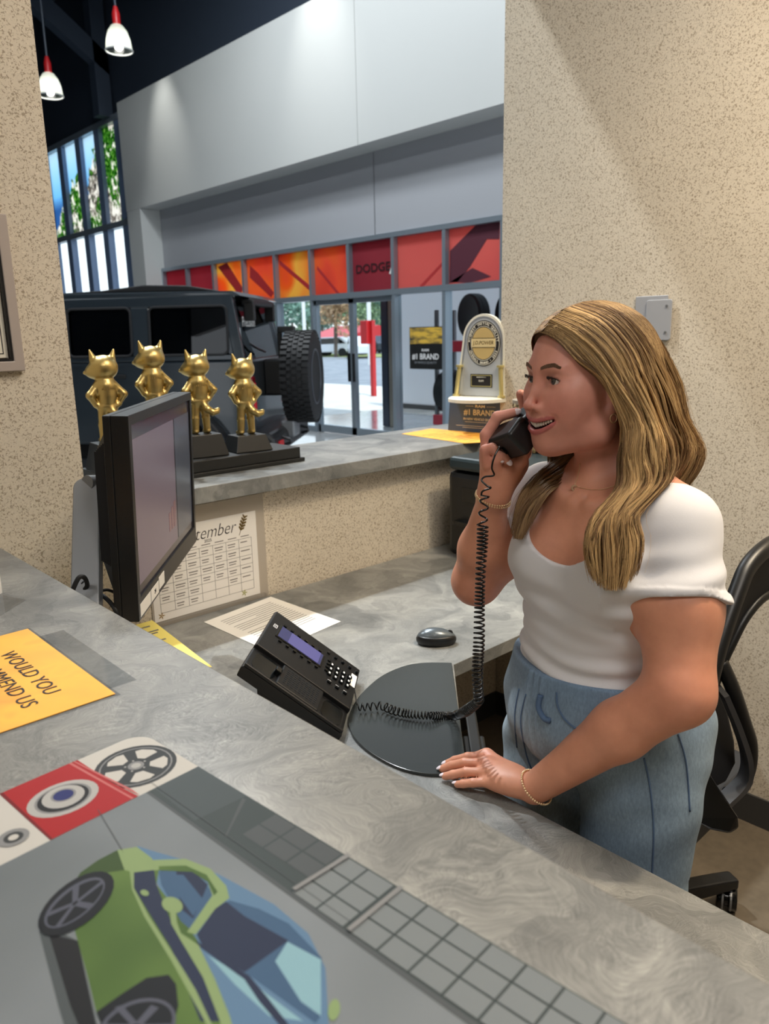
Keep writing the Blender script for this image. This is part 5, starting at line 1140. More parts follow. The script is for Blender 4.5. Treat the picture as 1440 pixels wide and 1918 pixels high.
def skin_field():
    f = Fld(); h = HS
    # head
    f.ell(hp(-.006, 0, .048), (.094, .072, .085), .02, rot=HR).ell(hp(.034, 0, .058), (.052, .058, .052), .02, rot=HR)
    f.ell(hp(.034, 0, .004), (.054, .056, .060), .025, rot=HR)
    f.ell(hp(.040, 0, -.040), (.050, .046, .044), .03, rot=HR)
    for s in (1, -1):
        f.cone(hp(.0, s * .052, -.025), hp(.012, s * .048, -.052), .016, .017, .025); f.cone(hp(.012, s * .048, -.052), hp(.064, s * .014, -.072), .017, .014, .03)
        f.ell(hp(.058, s * .034, -.018), (.026, .024, .026), .03, rot=HR)
        f.ell(hp(.052, s * .050, .006), (.024, .013, .018), .03, rot=HR)
        f.ell(hp(.078, s * .022, .044), (.010, .024, .008), .018, rot=HR)
    f.ell(hp(.074, 0, -.072), (.014, .017, .013), .018, rot=HR)
    f.ell(hp(.076, 0, -.040), (.016, .024, .022), .02, rot=HR)
    for s in (1, -1): f.ell(hp(.094, s * .031, .027), (.012, .017, .011), .014, '-', rot=HR)
    # nose
    f.cone(hp(.085, 0, .036), hp(.0945, 0, .010), .0070, .0062, .012).cone(hp(.0945, 0, .010), hp(.1055, 0, -.0095), .0062, .0064, .006).ell(hp(.1060, 0, -.0122), (.0080, .0082, .0068), .006, rot=HR)
    for s in (1, -1): f.ell(hp(.0925, s * .0125, -.0150), (.0110, .0062, .0072), .006, rot=HR)
    for s in (1, -1): f.ell(hp(.0970, s * .0055, -.0215), (.0045, .0024, .0020), .002, '-', rot=HR)
    # lids
    for s in (1, -1):
        f.ell(hp(.0725, s * .031, .0265), (.0142, .0158, .0138), .006, rot=HR)
        f.ell(hp(.088, s * .0320, .0258), (.0145, .0138, .0050), .0012, '-', rot=HR)
    # mouth, open in a smile; every point found on the face surface
    global MLINE
    if MLINE is None:
        MLINE = []
        for t in [i_ / 9 for i_ in range(10)]:
            y, z = t * .0385, -.0440 + .0125 * t ** 1.7; hh = .0062 * (1 - t ** 2.4) ** .8
            row = []
            for zz in (z + hh + .0024, z, z - hh * .9 - .0034):
                xs = np.arange(.125, .03, -.0006); Q = np.array([hp(x, y, zz) for x in xs], F4); d = f.ev(Q); k_ = int(np.argmax(d < 0)); row.append((float(xs[k_]), y, zz))
            MLINE.append((t, hh, row))
    for s in (1, -1):
        for (t, hh, r1), (t2, h2, r2) in zip(MLINE[:-1], MLINE[1:]):
            a_, b_ = r1[1], r2[1]; f.cone(hp(a_[0] - .002, s * a_[1], a_[2]), hp(b_[0] - .002, s * b_[1], b_[2]), max(hh, .0006) + .0012, max(h2, .0004) + .0008, .0012, '-')
            f.cone(hp(a_[0] - .010, s * a_[1], a_[2]), hp(b_[0] - .010, s * b_[1], b_[2]), max(hh, .0006) + .0012, max(h2, .0004) + .0008, .0012, '-')
    for s in (1, -1):
        f.path([hp(r[0][0] - .0012, s * r[0][1], r[0][2]) for t, hh, r in MLINE], [.0028 * (1 - .5 * t * t) for t, hh, r in MLINE], .0025)
        f.path([hp(r[2][0] - .0012, s * r[2][1], r[2][2]) for t, hh, r in MLINE], [.0038 * (1 - .60 * t * t) for t, hh, r in MLINE], .0025)
        f.ell(hp(MLINE[-1][2][1][0] + .002, s * .0425, MLINE[-1][2][1][2]), (.005, .003, .006), .008, '-', rot=HR)
    # ears
    for s in (1, -1):
        f.ell(hp(-.006, s * .070, .010), (.017, .007, .029), .006, rot=HR).ell(hp(-.002, s * .077, .012), (.009, .005, .017), .004, '-', rot=HR).ell(hp(.003, s * .069, -.017), (.0085, .0052, .009), .004, rot=HR)
    # neck and chest
    f.cone(hp(-.036, 0, -.030), bp((1.085, .645, 1.335), -.018, 0, 0), .048, .050, .020); f.cone(hp(-.012, 0, -.062), bp((1.085, .645, 1.31), .02, 0, 0), .026, .030, .02)
    for s in (1, -1):
        f.cone(bp((1.085, .64, 1.36), -.02, s * .03, 0), bp((1.085, .64, 1.298), -.02, s * .105, 0), .032, .026, .025)
        f.cone(bp((1.085, .64, 1.306), .062, s * .018, 0), bp((1.085, .64, 1.305), .030, s * .100, 0), .007, .007, .012)
    torso(f, 0)
    # near arm, resting hand
    f.path([SL, tuple(Vector(SL) * .5 + Vector(EL) * .5 + Vector((-.0, -.0, 0))), EL], [.048, .0560, .0470], .03)
    mid = Vector(EL) * .62 + Vector(WL) * .38 + Vector((.0, -.0, .002)); f.path([EL, tuple(mid), WL], [.0465, .0420, .0255], .02)
    # far arm
    mr = Vector(SR) * .45 + Vector(ER) * .55; f.path([SR, tuple(mr), ER], [.046, .050, .042], .03); m2 = Vector(ER) * .6 + Vector(WR) * .4; f.path([ER, tuple(m2), WR], [.042, .041, .0245], .02)
    hands(f)
    for a, b, c in LK: f.path([a, b, c], [.075, .05, .035], .03)
    return f
NAILS = []
def finger(f, pts, r0=.0082, r1=.0066, k=.004, nail=None):
    n = len(pts) - 1; rs = [r0 + (r1 - r0) * i / n for i in range(n + 1)]; f.path(pts, rs, k)
    if nail: NAILS.append((Vector(pts[-1]), (Vector(pts[-1]) - Vector(pts[-2])).normalized(), Vector(nail).normalized(), r1))
def oz(u, v, z): return tuple(on(u, v, 2, z))
def hands(f):
    # near hand, palm down on the desk edge
    K = [oz(912, 1415, .842), oz(910, 1430, .845), oz(914, 1447, .841), oz(924, 1465, .834)]
    PI_ = [oz(876, 1418, .838), oz(870, 1429, .840), oz(873, 1446, .836), oz(886, 1466, .829)]
    DI = [oz(852, 1424, .824), oz(845, 1434, .825), oz(848, 1451, .823), oz(868, 1468, .821)]
    TI = [oz(838, 1430, .8155), oz(829, 1440, .8155), oz(834, 1454, .8155), oz(857, 1469, .8155)]
    rr_ = [(.0088, .0070), (.0092, .0072), (.0088, .0070), (.0080, .0064)]
    for a, b, c, d, (r0, r1) in zip(K, PI_, DI, TI, rr_): finger(f, [a, b, c, d], r0, r1, .003, nail=(0, -.15, 1))
    for a, (r0, r1) in zip(K, rr_): f.cone(a, tuple(Vector(a) * .35 + Vector(WL) * .65), r0 + .0025, .016, .012)
    hc = (Vector(K[0]) + Vector(K[3])) / 2 * .5 + Vector(WL) * .5; f.ell(tuple(hc + Vector((0, 0, -.003))), (.030, .026, .015), .02)
    th = [tuple(Vector(WL) * .7 + Vector(K[0]) * .3 + Vector((.0, .006, -.012))), tuple(Vector(WL) * .35 + Vector(K[0]) * .65 + Vector((.0, .004, -.018))), tuple(Vector(K[0]) + Vector((-.004, -.002, -.019)))]
    f.path(th, [.0135, .0105, .0085], .008)
    # far hand round the handset
    pc_ = pv(938, 885, 1.285); f.path([WR, pc_], [.0245, .028], .015); f.ell(pv(946, 868, 1.290), (.030, .028, .034), .015); f.cone(WR, pv(968, 868, 1.292), .020, .020, .015); f.cone(pv(918, 905, 1.28), pv(914, 850, 1.275), .017, .014, .012)
    finger(f, [pv(912, 862, 1.275), pv(911, 815, 1.27), pv(932, 781, 1.262), pv(966, 772, 1.250)], .0115, .0078, .005, nail=tuple(Vector(P(966, 760, 1.1)) - Vector(P(966, 772, 1.25))))          # thumb over the top
    finger(f, [pv(985, 850, 1.315), pv(992, 805, 1.325), pv(984, 768, 1.318), pv(975, 738, 1.305)], .0100, .0080, .005)                                   # index, upright behind the nose
    finger(f, [pv(912, 872, 1.265), pv(909, 843, 1.255), pv(924, 838, 1.246), pv(936, 856, 1.248)], .0098, .0070, .004, nail=tuple(Vector(P(938, 866, 1.1)) - Vector(P(936, 856, 1.248))))
    finger(f, [pv(930, 886, 1.265), pv(930, 862, 1.252), pv(941, 852, 1.246), pv(950, 862, 1.249)], .0095, .0068, .004, nail=tuple(Vector(P(952, 870, 1.1)) - Vector(P(950, 862, 1.249))))
    finger(f, [pv(966, 880, 1.272), pv(978, 862, 1.262), pv(984, 848, 1.258)], .0105, .0075, .006)
def skin_col(V):
    V = np.asarray(V); q = (V - np.array(HO)) @ HR; x, y, z = q.T; ay = np.abs(y)
    def g(cx, cy, cz, rx, ry, rz): return np.exp(-(((x - cx) / rx) ** 2 + ((ay - cy) / ry) ** 2 + ((z - cz) / rz) ** 2))
    base = np.array(srgb(210, 148, 120)); face = np.array(srgb(218, 154, 136)); c = np.tile(base, (len(V), 1))
    head = np.clip((z + .13) / .05, 0, 1)[:, None] * (x > -.2)[:, None] * ((x * x + y * y) < .04)[:, None]; c = c * (1 - head) + face * head
    def over(c, w, col): w = np.clip(w, 0, 1)[:, None]; return c * (1 - w) + np.array(srgb(*col)) * w
    c = over(c, .55 * g(.07, .040, -.014, .03, .02, .022), (206, 118, 108)); c = over(c, .4 * g(.11, 0, -.015, .012, .014, .01), (206, 120, 108))
    # lips
    d = np.full(len(V), 9.)
    for pts, w_ in (([r[0] for t, hh, r in MLINE], .0036), ([r[2] for t, hh, r in MLINE], .0046)):
        for a, b in zip(pts[:-1], pts[1:]):
            a = np.array(a); b = np.array(b); Q = np.stack([x, ay, z], 1); ba = b - a; t = np.clip((Q - a) @ ba / (ba @ ba), 0, 1); d = np.minimum(d, np.linalg.norm(Q - a - t[:, None] * ba, axis=1) / w_)
    c = over(c, np.clip((1.12 - d) * 5, 0, 1) * .85, (184, 96, 98))
    mt_ = np.clip(ay / .0385, 0, 1); zc = -.0440 + .0125 * mt_ ** 1.7; xf = np.interp(ay, [r[1][1] for t, hh, r in MLINE], [r[1][0] for t, hh, r in MLINE])
    inn = (np.abs(z - zc) < .0078) & (ay < .038) & (x < xf - .0035) & (x > .04) & (d > .9); c = over(c, inn * 1.0, (96, 40, 42))
    # knuckles and elbows a little redder
    for p, r in ((EL, .05), (ER, .05), (oz(913, 1430, .842), .03), (pv(912, 850, 1.265), .025)): c = over(c, .30 * np.exp(-((V - np.array(p)) ** 2).sum(1) / r ** 2), (206, 116, 98))
    c = over(c, .5 * g(.088, .031, .034, .01, .012, .004), (160, 104, 88))
    return c
def skin_mat():
    m = mat('skin', (.6, .35, .25), .46); g = N(m); a = g.n('VertexColor', layer_name='tint'); n1 = g.noise(g.coord('Object'), 26, 4, .6); n2 = g.noise(g.coord('Object'), 900, 2)
    g.base(g.mix(1.0, a.outputs[0], g.ramp(n1, [(.3, (.90, .86, .84)), (.7, (1.04, 1.03, 1.03))]), 'MULTIPLY')); g.bump(n2, .10, .0006)
    g.b.inputs['Subsurface Weight'].default_value = .12; g.b.inputs['Subsurface Radius'].default_value = (.012, .004, .002); g.b.inputs['Subsurface Scale'].default_value = .6; return m
skm = skin_mat()
def rel(o): o.location = -PO; o.parent = pe; return o
body = rel(polygonise(skin_field(), (.75, .30, .0), (1.30, 1.00, 1.64), .0026, 'body', skm, col=skin_col))
# ---- finger nails
simple('nail', srgb(236, 222, 228), .15, Coat_Weight=.6)
for i, (p, d, up, r) in enumerate(NAILS):
    up = (up - up.dot(d) * d).normalized(); sd = d.cross(up); L = .0078 if i < 4 else .007; mm = Matrix((d, sd, up)).transposed().to_4x4(); mm.translation = p + up * (r * .62) + d * (.0035) - PO
    MB().mtx(mm).sphere((0, 0, 0), (L, r * .70, r * .36), 14, 10).build('fingernail', M['nail'], pe, smooth=2)
from mathutils.bvhtree import BVHTree
bb = BVHTree.FromPolygons([v.co[:] for v in body.data.vertices], [p.vertices[:] for p in body.data.polygons])
# ---- eyes, lashes, brows, teeth
simple('eye_white', srgb(226, 220, 216), .12, Coat_Weight=1.0); simple('iris', srgb(72, 66, 60), .12, Coat_Weight=1.0); simple('pupil', (.004, .004, .004), .1)
def eyeball(s):
    c = Vector(hp(.0728, s * .031, .0262)); gz = (Hf * 1.0 + Hl * .10 + UP * .06).normalized(); mm = gz.to_track_quat('Z', 'Y').to_matrix().to_4x4(); mm.translation = c - PO
    vs = []; fs = []; R_ = .0125; seg = 20; th = [0, .08, .17, .30, .42, .52, .7, 1.0, 1.4, 1.9, 2.5, 3.05]; mi = []
    for t in th:
        for k in range(seg): a = 2 * math.pi * k / seg; vs.append((R_ * math.sin(t) * math.cos(a), R_ * math.sin(t) * math.sin(a), R_ * math.cos(t)))
    o = MB().mtx(mm)
    for i in range(len(th) - 1):
        o.mat(2 if i < 2 else (1 if i < 5 else 0)); o.add(vs[i * seg:(i + 2) * seg], [(k, (k + 1) % seg, seg + (k + 1) % seg, seg + k) for k in range(seg)])
    o.build('eye', [M['eye_white'], M['iris'], M['pupil']], pe, smooth=2)
eyeball(1); eyeball(-1)
simple('lash', srgb(22, 16, 14), .6); simple('brow', srgb(112, 84, 66), .8); simple('teeth', srgb(238, 232, 222), .18, Coat_Weight=.5)
def hv(x, y, z): return tuple(Vector(hp(x, y, z)) - PO)
for s in (1, -1):
    arcp = [(.0868 - .0045 * t * t - (.002 * max(0, t)), .0315 + t * .0132, .0308 - .0040 * t * t) for t in [-1 + i / 6 for i in range(13)]]
    MB().tube([hv(x + .0008, s * y, z) for x, y, z in arcp], [.0004 + .0007 * (1 - abs(i / 6 - 1)) for i in range(13)], 6).build('eyelash', M['lash'], pe, smooth=2)
    el_ = MB()
    for i, (x, y, z) in enumerate(arcp[1:]):
        for q in (0, .5):
            y2 = y + q * .002; out = .0045 + .0015 * (i / 12); el_.tube([hv(x, s * y2, z), hv(x + out * .7, s * (y2 + .0010 * (i / 6 - .6)), z + .001), hv(x + out, s * (y2 + .0022 * (i / 6 - .6)), z + .0038)], [.00042, .0003, .0001], 4)
    el_.build('eyelash', M['lash'], pe)['kind'] = 'stuff'
    br = MB()
    for i in range(64):
        t = i / 63; y = .013 + t * .034; z = .0452 + .0050 * math.sin(min(t * 1.25, 1.2) * 1.6) - .004 * max(0, t - .72) * 3; x = .0925 - .35 * (y ** 2) / .03 * .9 - max(0, t - .6) * .006; hq = bb.ray_cast(Vector(hp(.14, s * y, z)), -Hf); x = ((hq[0] - HO).dot(Hf) if hq[0] else x)
        w_ = (.0020 + .0008 * math.sin(t * 3) if t < .7 else .0024 * (1.25 - t) / .55)
        for j in range(3):
            zz = z + (j - 1) * w_ * .7 + rnd.uniform(-.0005, .0005); br.tube([hv(x + .0004, s * y, zz - .001), hv(x - .0001, s * (y + .0035), zz + .0010)], [.00055, .0002], 4)
    b_ = br.build('eyebrow', M['brow'], pe); b_['kind'] = 'stuff'
tt = MB()
for i in range(-7, 8):
    t = abs(i) * .0045; t_ = t / .0385; xx = float(np.interp(t, [r[1][1] for q, hh, r in MLINE], [r[1][0] for q, hh, r in MLINE])) - .0052; zz = -.0440 + .0125 * t_ ** 1.7 + .0022
    tt.mtx(Matrix.Translation(hv(xx, math.copysign(t, i), zz)) @ Matrix((Hf, Hl, UP)).transposed().to_4x4() @ Matrix.Rotation(-i * .13, 4, 'Z')).sphere((0, 0, 0), (.0024, .00245, (.0046 if abs(i) < 2 else .0040) * (1 - .35 * t_)), 10, 8)
tt.build('teeth', M['teeth'], pe, smooth=2)
# ---- clothes
def wr(Q, a): return a
def shirt_field():
    f = Fld(); torso(f, .0065, .03)
    for S_, E_, t, ra, rb in ((SL, EL, .46, .054, .0680), (SR, ER, .36, .054, .058)):
        a = np.array(S_, F4); b = np.array(E_, F4); ba = b - a; L2 = float(ba @ ba); Ln = L2 ** .5; dn = ba / Ln
        def sl(Q, a=a, ba=ba, L2=L2, t=t, ra=ra, rb=rb, dn=dn, Ln=Ln):
            pa = Q - a; h = np.clip((pa @ ba) / L2, 0, 1); d = pa - h[:, None] * ba; hh = np.clip(h / t, 0, 1)
            r = ra + (rb - ra) * hh + .0022 * (h > t - .055)
            return np.maximum(np.sqrt((d * d).sum(1)) - r, pa @ dn - t * Ln)
        f.p.append(('+', .02, sl, a, .3))
    cc = Vector((1.05, .645, 1.385)); cr = np.array([.125, .118, .165])
    nc = np.array(bp(cc, .055, 0, -.008)); BRn = BR
    def neck(Q):
        q = (Q - nc.astype(F4)) @ BRn.astype(F4); k0 = np.sqrt(((q / cr) ** 2).sum(1)); return -(k0 - 1) * .12
    f.fn(neck, '&')
    def hem(Q): q = (Q - np.array(WA)) @ BRn; return (1.000 + .004 * np.sin(q[:, 1] * 30) - .02 * np.clip(-q[:, 0], 0, .1) / .1) - Q[:, 2]
    f.fn(hem, '&')
    def folds(Q):
        q = (Q - np.array(WA)) @ BRn; x, y, z = q.T; a = np.arctan2(y, x)
        w1 = np.exp(-((z + .035) / .05) ** 2); w2 = np.exp(-((z - .07) / .05) ** 2)
        d = .0035 * w1 * np.sin(z * 190 + 2.2 * np.sin(a * 2.0 + .6) + .8) + .0026 * w2 * np.sin(z * 120 + a * 3.2)
        ax = (Q - np.array(SL)) @ ((np.array(EL) - np.array(SL)) / np.linalg.norm(np.array(EL) - np.array(SL))); wa = np.exp(-((ax - .10) / .05) ** 2) * (q[:, 1] > .10)
        d += .0030 * wa * np.sin(ax * 150 + 9 * (Q[:, 0] - 1.0) * 6)
        # hem roll
        return (-d).astype(F4)
    f.fn(folds, 'o'); return f
shm = mat('white_jersey', srgb(216, 216, 220), .85); g = N(shm); g.bump(g.noise(g.coord('Object'), 700, 2), .12, .0008); g.b.inputs['Sheen Weight'].default_value = .15
shirt = rel(polygonise(shirt_field(), (.88, .34, .95), (1.27, .98, 1.44), .0028, 'shirt', shm, smooth_it=1))
def hemtube(pts, r, m_, nm): MB().tube([tuple(Vector(p) - PO) for p in pts], r, 6, closed=False).build(nm, m_, pe, smooth=2)
def jeans_field():
    f = Fld(); g = .009
    f.ell(bp(WA, .0, 0, -.02), (.106 + g, .140 + g, .10), .05, rot=BR); f.ell(bp(PV, -.005, 0, .0), (.136 + g, .172 + g, .13), .06, rot=BR)
    for s in (1, -1): f.ell(bp(PV, -.065, s * .078, -.03), (.088 + g, .088 + g, .105), .04, rot=BR)
    for a, b, c in LK: f.path([a, b, c], [.100, .078, .072], .03)
    f.fn(lambda Q: Q[:, 2] - (1.032 - .012 * np.sin((Q[:, 1] - .5) * 6)), '&').fn(lambda Q: .055 - Q[:, 2], '&')
    def folds(Q):
        q = (Q - np.array(PV)) @ BR; x, y, z = q.T; a = np.arctan2(y, x); d = .0022 * np.sin(z * 60 + 3 * np.sin(a * 3)) * np.exp(-((z + .08) / .10) ** 2) + .003 * np.sin(z * 45 + a * 5) * (z < -.25)
        for k in range(3): d += .003 * np.exp(-((y + .02 - .015 * (k - 1)) / .004) ** 2) * (x > 0) * (z < .09) * (z > -.12)
        return (-d).astype(F4)
    f.fn(folds, 'o'); return f
PK = [[(1042, 1296), (1050, 1330), (1075, 1362), (1105, 1375), (1150, 1380)]]
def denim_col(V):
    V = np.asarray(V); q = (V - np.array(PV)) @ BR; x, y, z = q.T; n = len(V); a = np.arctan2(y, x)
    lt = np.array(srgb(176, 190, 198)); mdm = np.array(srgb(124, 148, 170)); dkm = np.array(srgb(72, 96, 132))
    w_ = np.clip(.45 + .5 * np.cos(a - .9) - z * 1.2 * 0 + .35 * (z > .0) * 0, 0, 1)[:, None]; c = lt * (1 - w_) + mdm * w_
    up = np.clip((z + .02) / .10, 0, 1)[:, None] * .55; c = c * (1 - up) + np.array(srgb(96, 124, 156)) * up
    # seams by the projection of stitched lines
    cam_ = (V - EYE) @ RC; u = CX - FPX * cam_[:, 0] / cam_[:, 2]; v = CY + FPX * cam_[:, 1] / cam_[:, 2]; fr_ = (V - EYE) @ np.array([.68, .733, 0]) < 1.34
    return c
JS = [([(1042, 1297), (1045, 1325), (1062, 1352), (1095, 1372), (1150, 1380), (1175, 1372)], 'pocket_seam'), ([(1206, 1420), (1218, 1480), (1224, 1560), (1220, 1655)], 'side_seam'), ([(1270, 1375), (1285, 1430), (1292, 1520)], 'back_pocket_seam'), ([(985, 1300), (975, 1350), (985, 1410), (995, 1440)], 'fly_seam'), ([(972, 1290), (964, 1340), (968, 1400)], 'fly_seam')]
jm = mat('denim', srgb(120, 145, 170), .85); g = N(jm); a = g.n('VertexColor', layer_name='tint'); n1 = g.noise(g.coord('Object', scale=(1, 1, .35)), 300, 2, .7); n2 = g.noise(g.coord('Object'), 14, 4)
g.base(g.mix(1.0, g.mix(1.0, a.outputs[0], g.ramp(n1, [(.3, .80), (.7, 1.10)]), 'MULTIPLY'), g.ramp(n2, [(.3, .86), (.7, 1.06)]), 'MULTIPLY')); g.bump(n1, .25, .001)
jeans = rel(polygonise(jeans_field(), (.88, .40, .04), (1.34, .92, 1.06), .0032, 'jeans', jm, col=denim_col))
# raised seams follow the cloth
bpy.context.view_layer.update()
from mathutils.bvhtree import BVHTree
jb = BVHTree.FromPolygons([v.co[:] for v in jeans.data.vertices], [p.vertices[:] for p in jeans.data.polygons])
simple('stitch', srgb(80, 104, 136), .85)
for px, nm in JS:
    out = []
    for p in spline([(u, v, 0) for u, v in px], 10):
        d = Vector(ray(p.x, p.y)).normalized(); hit = jb.ray_cast(Vector(EYE), d)
        if hit[0]: out.append(hit[0] - d * .0006 - PO)
    if len(out) > 3: MB().tube(out, .0016, 5).build(nm, M['stitch'], pe, smooth=2)
hit = jb.ray_cast(Vector(EYE), Vector(ray(1022, 1328)).normalized())
if hit[0]:
    lp_ = []
    for u, v in ((1012, 1302), (1008, 1325), (1018, 1345), (1030, 1350)):
        d = Vector(ray(u, v)).normalized(); h_ = jb.ray_cast(Vector(EYE), d)
        if h_[0]: lp_.append(h_[0] - d * .003 - PO)
    if len(lp_) > 2: MB().tube(spline(lp_, 6), .0050, 6).build('belt_loop', jm if False else M['stitch'], pe, smooth=2)
for s, (a, b, c) in zip((1, -1), LK):
    f = Fld().ell(tuple(Vector(c) * 1 + Bf * .045 + Vector((0, 0, -.045))), (.125, .045, .042), .01, rot=BR).ell(tuple(Vector(c) + Vector((0, 0, -.03))), (.05, .042, .05), .01, rot=BR).fn(lambda Q: .002 - Q[:, 2], '&')
    rel(polygonise(f, np.array(c) - [.2, .12, .09], np.array(c) + [.12, .12, .03], .004, 'shoe', M['white_plastic'], smooth_it=2))
# ---- hair
def tree_cap():
    f = Fld(); f.ell(hp(-.010, 0, .052), (.100, .080, .090), .02, rot=HR).ell(hp(-.04, 0, .02), (.077, .080, .097), .03, rot=HR).ell(hp(.030, 0, .075), (.059, .063, .049), .02, rot=HR)
    f.cone(hp(-.05, .0, -.02), hp(-.055, .01, -.13), .062, .060, .03)
    f.fn(lambda Q: ((Q - np.array(HO)) @ HR @ np.array([.78, 0, -.62])) - .0035 + .0 * Q[:, 0], '&')
    f.fn(lambda Q: np.where(((Q - np.array(HO)) @ HR)[:, 2] < .012, ((Q - np.array(HO)) @ HR)[:, 0] + .012, -1.0), '&')
    return f
CAPX = Fld(); CAPX.ell(hp(-.010, 0, .052), (.101, .081, .091), .02, rot=HR).ell(hp(-.04, 0, .02), (.078, .081, .098), .03, rot=HR).ell(hp(.030, 0, .075), (.060, .064, .050), .02, rot=HR)
def hair_tint(t, r):
    rt = np.array(srgb(66, 48, 36)); bl = np.array(srgb(226, 190, 134)); br_ = np.array(srgb(116, 84, 54)); w_ = min(1, t * 1.5 + .12) ; c = br_ * (1 - r) + bl * r; k = .75 * (1 - w_) * (1 - r * .75); return c * (1 - k) + rt * k
hm = mat('hair', srgb(130, 100, 66), .36); g = N(hm); a = g.n('VertexColor', layer_name='tint'); g.l(a.outputs[0], g.b.inputs['Base Color']); g.b.inputs['Specular IOR Level'].default_value = .35; g.b.inputs['Roughness'].default_value = .48
rel(polygonise(tree_cap(), np.array(HO) - .2, np.array(HO) + .2, .003, 'scalp_hair', mat('hair_under', srgb(84, 62, 46), .9, Specular_IOR_Level=.1), col=lambda V: np.tile(np.array(srgb(84, 62, 44)), (len(V), 1)), smooth_it=1))
FA = [[(1012, 624, 1.170), (1046, 638, 1.135), (1084, 672, 1.120), (1138, 712, 1.112), (1172, 785, 1.116), (1160, 850, 1.116), (1166, 912, 1.110), (1128, 968, 1.098), (1106, 1030, 1.088), (1106, 1082, 1.085)],
      [(1030, 600, 1.155), (1078, 622, 1.112), (1130, 664, 1.100), (1168, 728, 1.098), (1190, 790, 1.105), (1182, 850, 1.105), (1198, 908, 1.100), (1160, 965, 1.088), (1146, 1030, 1.078), (1130, 1108, 1.078)],
      [(1058, 580, 1.150), (1118, 606, 1.105), (1170, 662, 1.095), (1204, 728, 1.098), (1218, 790, 1.105), (1226, 848, 1.105), (1224, 904, 1.108), (1188, 962, 1.090), (1182, 1025, 1.078), (1156, 1106, 1.078)],
      [(1092, 566, 1.160), (1154, 590, 1.120), (1208, 650, 1.112), (1240, 724, 1.120), (1248, 788, 1.128), (1268, 842, 1.130), (1254, 896, 1.132), (1206, 958, 1.102), (1203, 1012, 1.086), (1184, 1076, 1.080)]]
FB = [[(1092, 566, 1.165), (1156, 588, 1.125), (1212, 648, 1.125), (1244, 722, 1.135), (1256, 786, 1.145), (1276, 842, 1.150), (1262, 892, 1.165), (1246, 935, 1.190), (1240, 975, 1.220), (1246, 1010, 1.250)],
      [(1122, 564, 1.20), (1184, 588, 1.17), (1236, 648, 1.175), (1266, 720, 1.185), (1272, 785, 1.20), (1298, 840, 1.21), (1290, 890, 1.23), (1272, 930, 1.26), (1282, 970, 1.29), (1285, 1000, 1.31)],
      [(1126, 576, 1.222), (1190, 600, 1.232), (1246, 650, 1.24), (1275, 715, 1.26), (1280, 785, 1.27), (1312, 842, 1.28), (1306, 890, 1.29), (1286, 935, 1.31), (1300, 970, 1.33), (1300, 1000, 1.35)]]
def pxd(x, y, z):
    c_ = (np.array(hp(x, y, z)) - EYE) @ RC; return (CX - FPX * c_[0] / c_[2], CY + FPX * c_[1] / c_[2], -c_[2])
FE = [[pxd(*q) for q in r_] for r_ in (
    [(.088, .006, .100), (.083, -.036, .090), (.060, -.062, .058), (.032, -.078, .018), (.016, -.085, -.03), (.008, -.080, -.08), (.010, -.075, -.12)],
    [(.055, .008, .130), (.045, -.045, .115), (.020, -.075, .07), (.0, -.088, .02), (-.01, -.093, -.03), (-.01, -.09, -.08), (.0, -.085, -.125)],
    [(.0, .008, .142), (-.01, -.05, .125), (-.03, -.080, .075), (-.04, -.09, .02), (-.045, -.09, -.03), (-.045, -.085, -.08), (-.04, -.08, -.12)],
    [(-.045, .0, .132), (-.06, -.04, .105), (-.08, -.06, .06), (-.09, -.06, .01), (-.09, -.06, -.05), (-.085, -.055, -.10), (-.08, -.05, -.13)],
    [(-.048, .0, .131), (-.085, .0, .09), (-.108, .0, .04), (-.112, .0, -.02), (-.108, .01, -.08), (-.10, .0, -.12), (-.10, .0, -.15)],
    [(-.040, .002, .134), (-.08, .04, .09), (-.097, .05, .04), (-.104, .055, -.02), (-.104, .06, -.08), (-.10, .06, -.13), (-.10, .06, -.16)],
    [(-.020, .003, .140), (-.05, .055, .10), (-.068, .072, .05), (-.078, .078, -.01), (-.08, .08, -.07), (-.085, .075, -.12), (-.09, .07, -.15)])]
FC = [[(1085, 800, 1.275), (1062, 846, 1.285), (1034, 872, 1.290), (1010, 895, 1.282), (980, 935, 1.262), (962, 985, 1.245)],
      [(1110, 790, 1.27), (1090, 845, 1.275), (1060, 880, 1.272), (1014, 910, 1.262), (982, 955, 1.245), (958, 1008, 1.232)],
      [(1130, 800, 1.265), (1112, 856, 1.270), (1070, 900, 1.262), (1032, 926, 1.234), (994, 968, 1.226), (966, 1012, 1.220)]]
FD = [[(1010, 628, 1.175), (1006, 640, 1.20), (1008, 660, 1.235), (1020, 690, 1.262)], [(1036, 594, 1.165), (1020, 610, 1.20), (1014, 640, 1.24), (1024, 680, 1.268)], [(1078, 572, 1.165), (1048, 580, 1.20), (1030, 612, 1.245), (1034, 660, 1.275)]]
def drape(F, k0, lift):
    out = []
    for row in F:
        r = []
        for i, (u, v, d) in enumerate(row):
            h_ = bb.ray_cast(Vector(EYE), Vector(ray(u, v)).normalized())
            if i >= k0 and h_[0] is not None:
                dd = -((np.array(h_[0]) - EYE) @ RC)[2]; d = min(d, dd - lift) if dd - d < .08 else d
            r.append((u, v, d))
        out.append(r)
    return out
